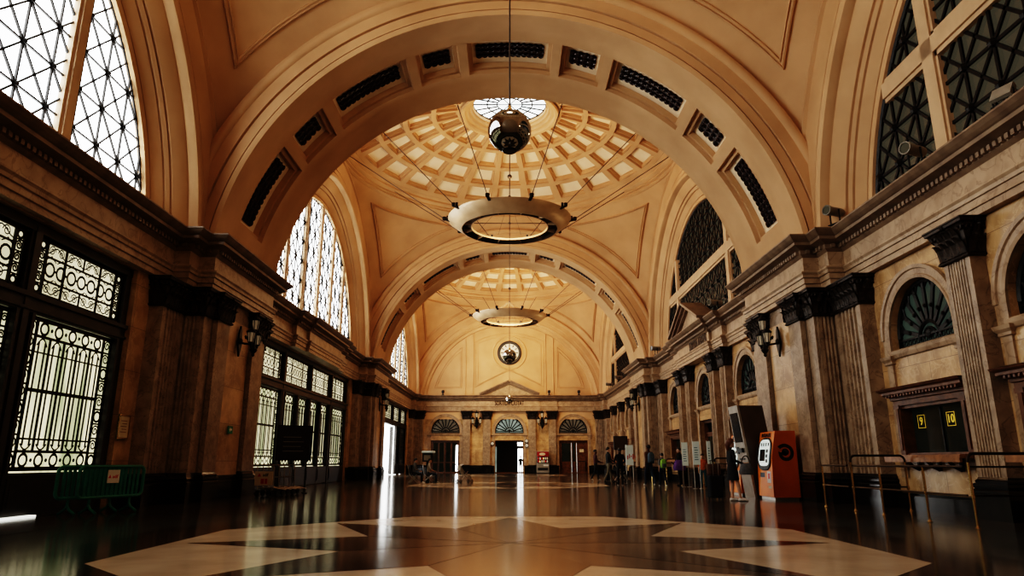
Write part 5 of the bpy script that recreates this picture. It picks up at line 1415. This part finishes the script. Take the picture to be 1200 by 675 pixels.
# pushchairs
def pushchair(loc, rz, label, hood, seat):
    t = thing('pushchair', label, 'pushchair', loc, rz)
    for s in (-1, 1):
        m = MB(); x = s*.22; m.tube([(x, -.42, 1.0), (x, -.3, .82), (x, .36, .1)], .016, 6); m.tube([(x, .12, .62), (x, -.32, .1)], .016, 6); m.obj('frame', STEEL, t)
        for y in (.36, -.32): m = MB(); m.lathe([(.04, -.02), (.085, -.02), (.09, 0), (.085, .02), (.04, .02)], (x, y, .09), 14, axis='x'); m.obj('wheel', BLKP, t)
    m = MB(); m.tube([(-.22, -.42, 1.0), (.22, -.42, 1.0)], .02, 6); m.obj('handle', BLKP, t)
    m = MB(); m.extr_n([(-.2, 0), (.2, 0), (.2, .05), (-.2, .05)], 0, .35); m.v = [(x, y-.1, z+.42) for x, y, z in m.v]
    m.poly([(-.2, -.1, .42), (.2, -.1, .42), (.2, -.26, .9), (-.2, -.26, .9)]); m.poly([(-.2, .25, .44), (.2, .25, .44), (.2, .36, .2), (-.2, .36, .2)]); m.obj('seat', seat, t)
    m = MB(); 
    for q in range(6):
        a0, a1 = PI*(.45+.1*q), PI*(.45+.1*(q+1))
        p0 = [(-.2, -.05+.3*cos(a0), .7+.3*sin(a0)), (.2, -.05+.3*cos(a0), .7+.3*sin(a0))]; p1 = [(.2, -.05+.3*cos(a1), .7+.3*sin(a1)), (-.2, -.05+.3*cos(a1), .7+.3*sin(a1))]
        m.poly(p0+p1)
    m.obj('hood', hood, t)
pushchair((-2.48, 38.9, 0), R_(-60), 'lone pushchair with white lining on the open floor, near the left pilasters', C_WHT, C_WHT)
pushchair((5.95, 37.8, 0), R_(-75), 'pushchair of the man in khaki trousers', C_BLK, C_CAMO)
# waiting people on a bench at the left
def folding_chair(loc, rz, label):
    t = thing('folding_chair', label, 'chair', loc, rz, 'folding chairs of the waiting people')
    m = MB(); m.bevbox(-.23, .23, -.22, .22, .42, .46, .015); m.obj('seat', BLKP, t)
    m = MB(); m.T = lambda v: Vector((v.x, v.y-.15*(v.z-.45), v.z)); m.bevbox(-.23, .23, -.26, -.23, .6, .95, .012); m.T = None; m.obj('backrest', BLKP, t)
    for x in (-.25, .25):
        m = MB(); m.tube([(x, .26, .02), (x, -.2, .44), (x, -.32, .97)], .022, 6); m.obj('leg', STEEL, t)
        m = MB(); m.tube([(x, -.27, .02), (x, .2, .44)], .022, 6); m.obj('leg', STEEL, t)
    m = MB(); m.tube([(-.25, .24, .04), (.25, .24, .04)], .016, 6); m.tube([(-.25, -.25, .04), (.25, -.25, .04)], .016, 6); m.obj('stretcher', STEEL, t)
for loc, rz, lb, pl, sh, lg, sl in (((-5.2, 38.6, 0), R_(-95), 'left folding chair with crossed steel legs, under the person in dark clothes', 'seated person in dark clothes, left one of the two waiting people', C_GRY, C_BLK, 'long'),
                       ((-4.5, 39.3, 0), R_(-80), 'right folding chair with crossed steel legs, under the person in a white top', 'seated person in a white top, right one of the two waiting people', C_WHT, C_JEAN, 'short')):
    folding_chair(loc, rz, lb); person(pl, (loc[0], loc[1], -.02), rz, 1.72, SIT, shirt=sh, legs=lg, sleeves=sl, shoes=SHOE)
t = thing('kiosk', 'black kiosk with a white top behind the seated people', 'kiosk', (-4.75, 41.2, 0), R_(-10))
m = MB(); m.bevbox(-.09, .09, -.09, .09, 0, 1.15, .02); m.obj('post', BLKP, t)
m = MB(); m.bevbox(-.3, .3, -.2, .2, 1.12, 1.62, .03); m.obj('housing', BLKP, t)
m = MB(); m.bevbox(-.36, .36, -.26, .26, 1.62, 1.74, .04); m.obj('top', SIGNW, t)
m = MB(); m.box(-.2, .2, -.215, -.2, 1.2, 1.5); m.obj('panel', GREY, t)
person('distant person in dark clothes standing in the open central doorway', (1.15, YE+.9, 0), R_(170), 1.7, None, shirt=C_BLK, legs=C_BLK)

# ------------------------------------------------------------------ lamps
def lamp(kind, name, loc, energy, color, **k):
    d = bpy.data.lights.new(name, kind); d.energy = energy; d.color = color
    for a, b in k.items(): setattr(d, a, b)
    o = bpy.data.objects.new(name, d); COL.objects.link(o); o.location = loc; return o
def aim(o, target):
    o.rotation_euler = (Vector(target)-o.location).to_track_quat('-Z', 'Y').to_euler()
AMB = (1., .66, .37)
for k, C in enumerate(CS):
    g = (.45, .95, 1.6)[k]
    for dy in (-6.5, 6.5):
        o = lamp('SPOT', 'cornice_spot', (8.9, C+dy, 8.3), 340*g, AMB, spot_size=R_(115), spot_blend=.8, shadow_soft_size=.35); aim(o, (-6.5, C+dy*.3, 15))
        o = lamp('SPOT', 'cornice_spot', (-8.9, C+dy, 8.3), 520*g, AMB, spot_size=R_(115), spot_blend=.8, shadow_soft_size=.35); aim(o, (6.5, C+dy*.3, 15))  # left spots added to emulate window light; no fixtures on this cornice
    lamp('POINT', 'ring_uplight', (0, C, 14.5), 1000*g, (1, .72, .45), shadow_soft_size=1.0)
o = lamp('SPOT', 'ring_spot', (0, CS[2]+1, 12.8), 2600, (1, .68, .38), spot_size=R_(100), spot_blend=1, shadow_soft_size=.8); aim(o, (0, YE, 10.5))  # added fill spot that brightens the end tympanum
for x in (-3.3, 3.3):
    o = lamp('SPOT', 'ring_spot', (x*.6, CS[2]+2, 13.2), 900, (1, .64, .32), spot_size=R_(42), spot_blend=1, shadow_soft_size=.5); aim(o, (x*1.2, YE, 3.2))  # added fill spots that light the lower end wall evenly

# ------------------------------------------------------------------ world, camera, view
w = bpy.data.worlds.new('World'); scene.world = w; w.use_nodes = True
w.node_tree.nodes['Background'].inputs[0].default_value = (.9, .95, 1, 1); w.node_tree.nodes['Background'].inputs[1].default_value = .6
cam = bpy.data.cameras.new('camera'); co = bpy.data.objects.new('camera', cam); COL.objects.link(co)
cam.sensor_width = 36; cam.lens = 24; cam.clip_end = 300
pitch = math.atan((541-337.5)/800)
co.location = (0, 0, 1.13); co.rotation_euler = (PI/2+pitch, 0, -math.atan(3/800))
scene.camera = co
scene.view_settings.view_transform = 'Filmic'; scene.view_settings.look = 'Very High Contrast'; scene.view_settings.exposure = -0.25
scene.cycles.use_denoising = True
scene.cycles.max_bounces = 8; scene.cycles.diffuse_bounces = 4; scene.cycles.glossy_bounces = 4
scene.cycles.sample_clamp_indirect = 6
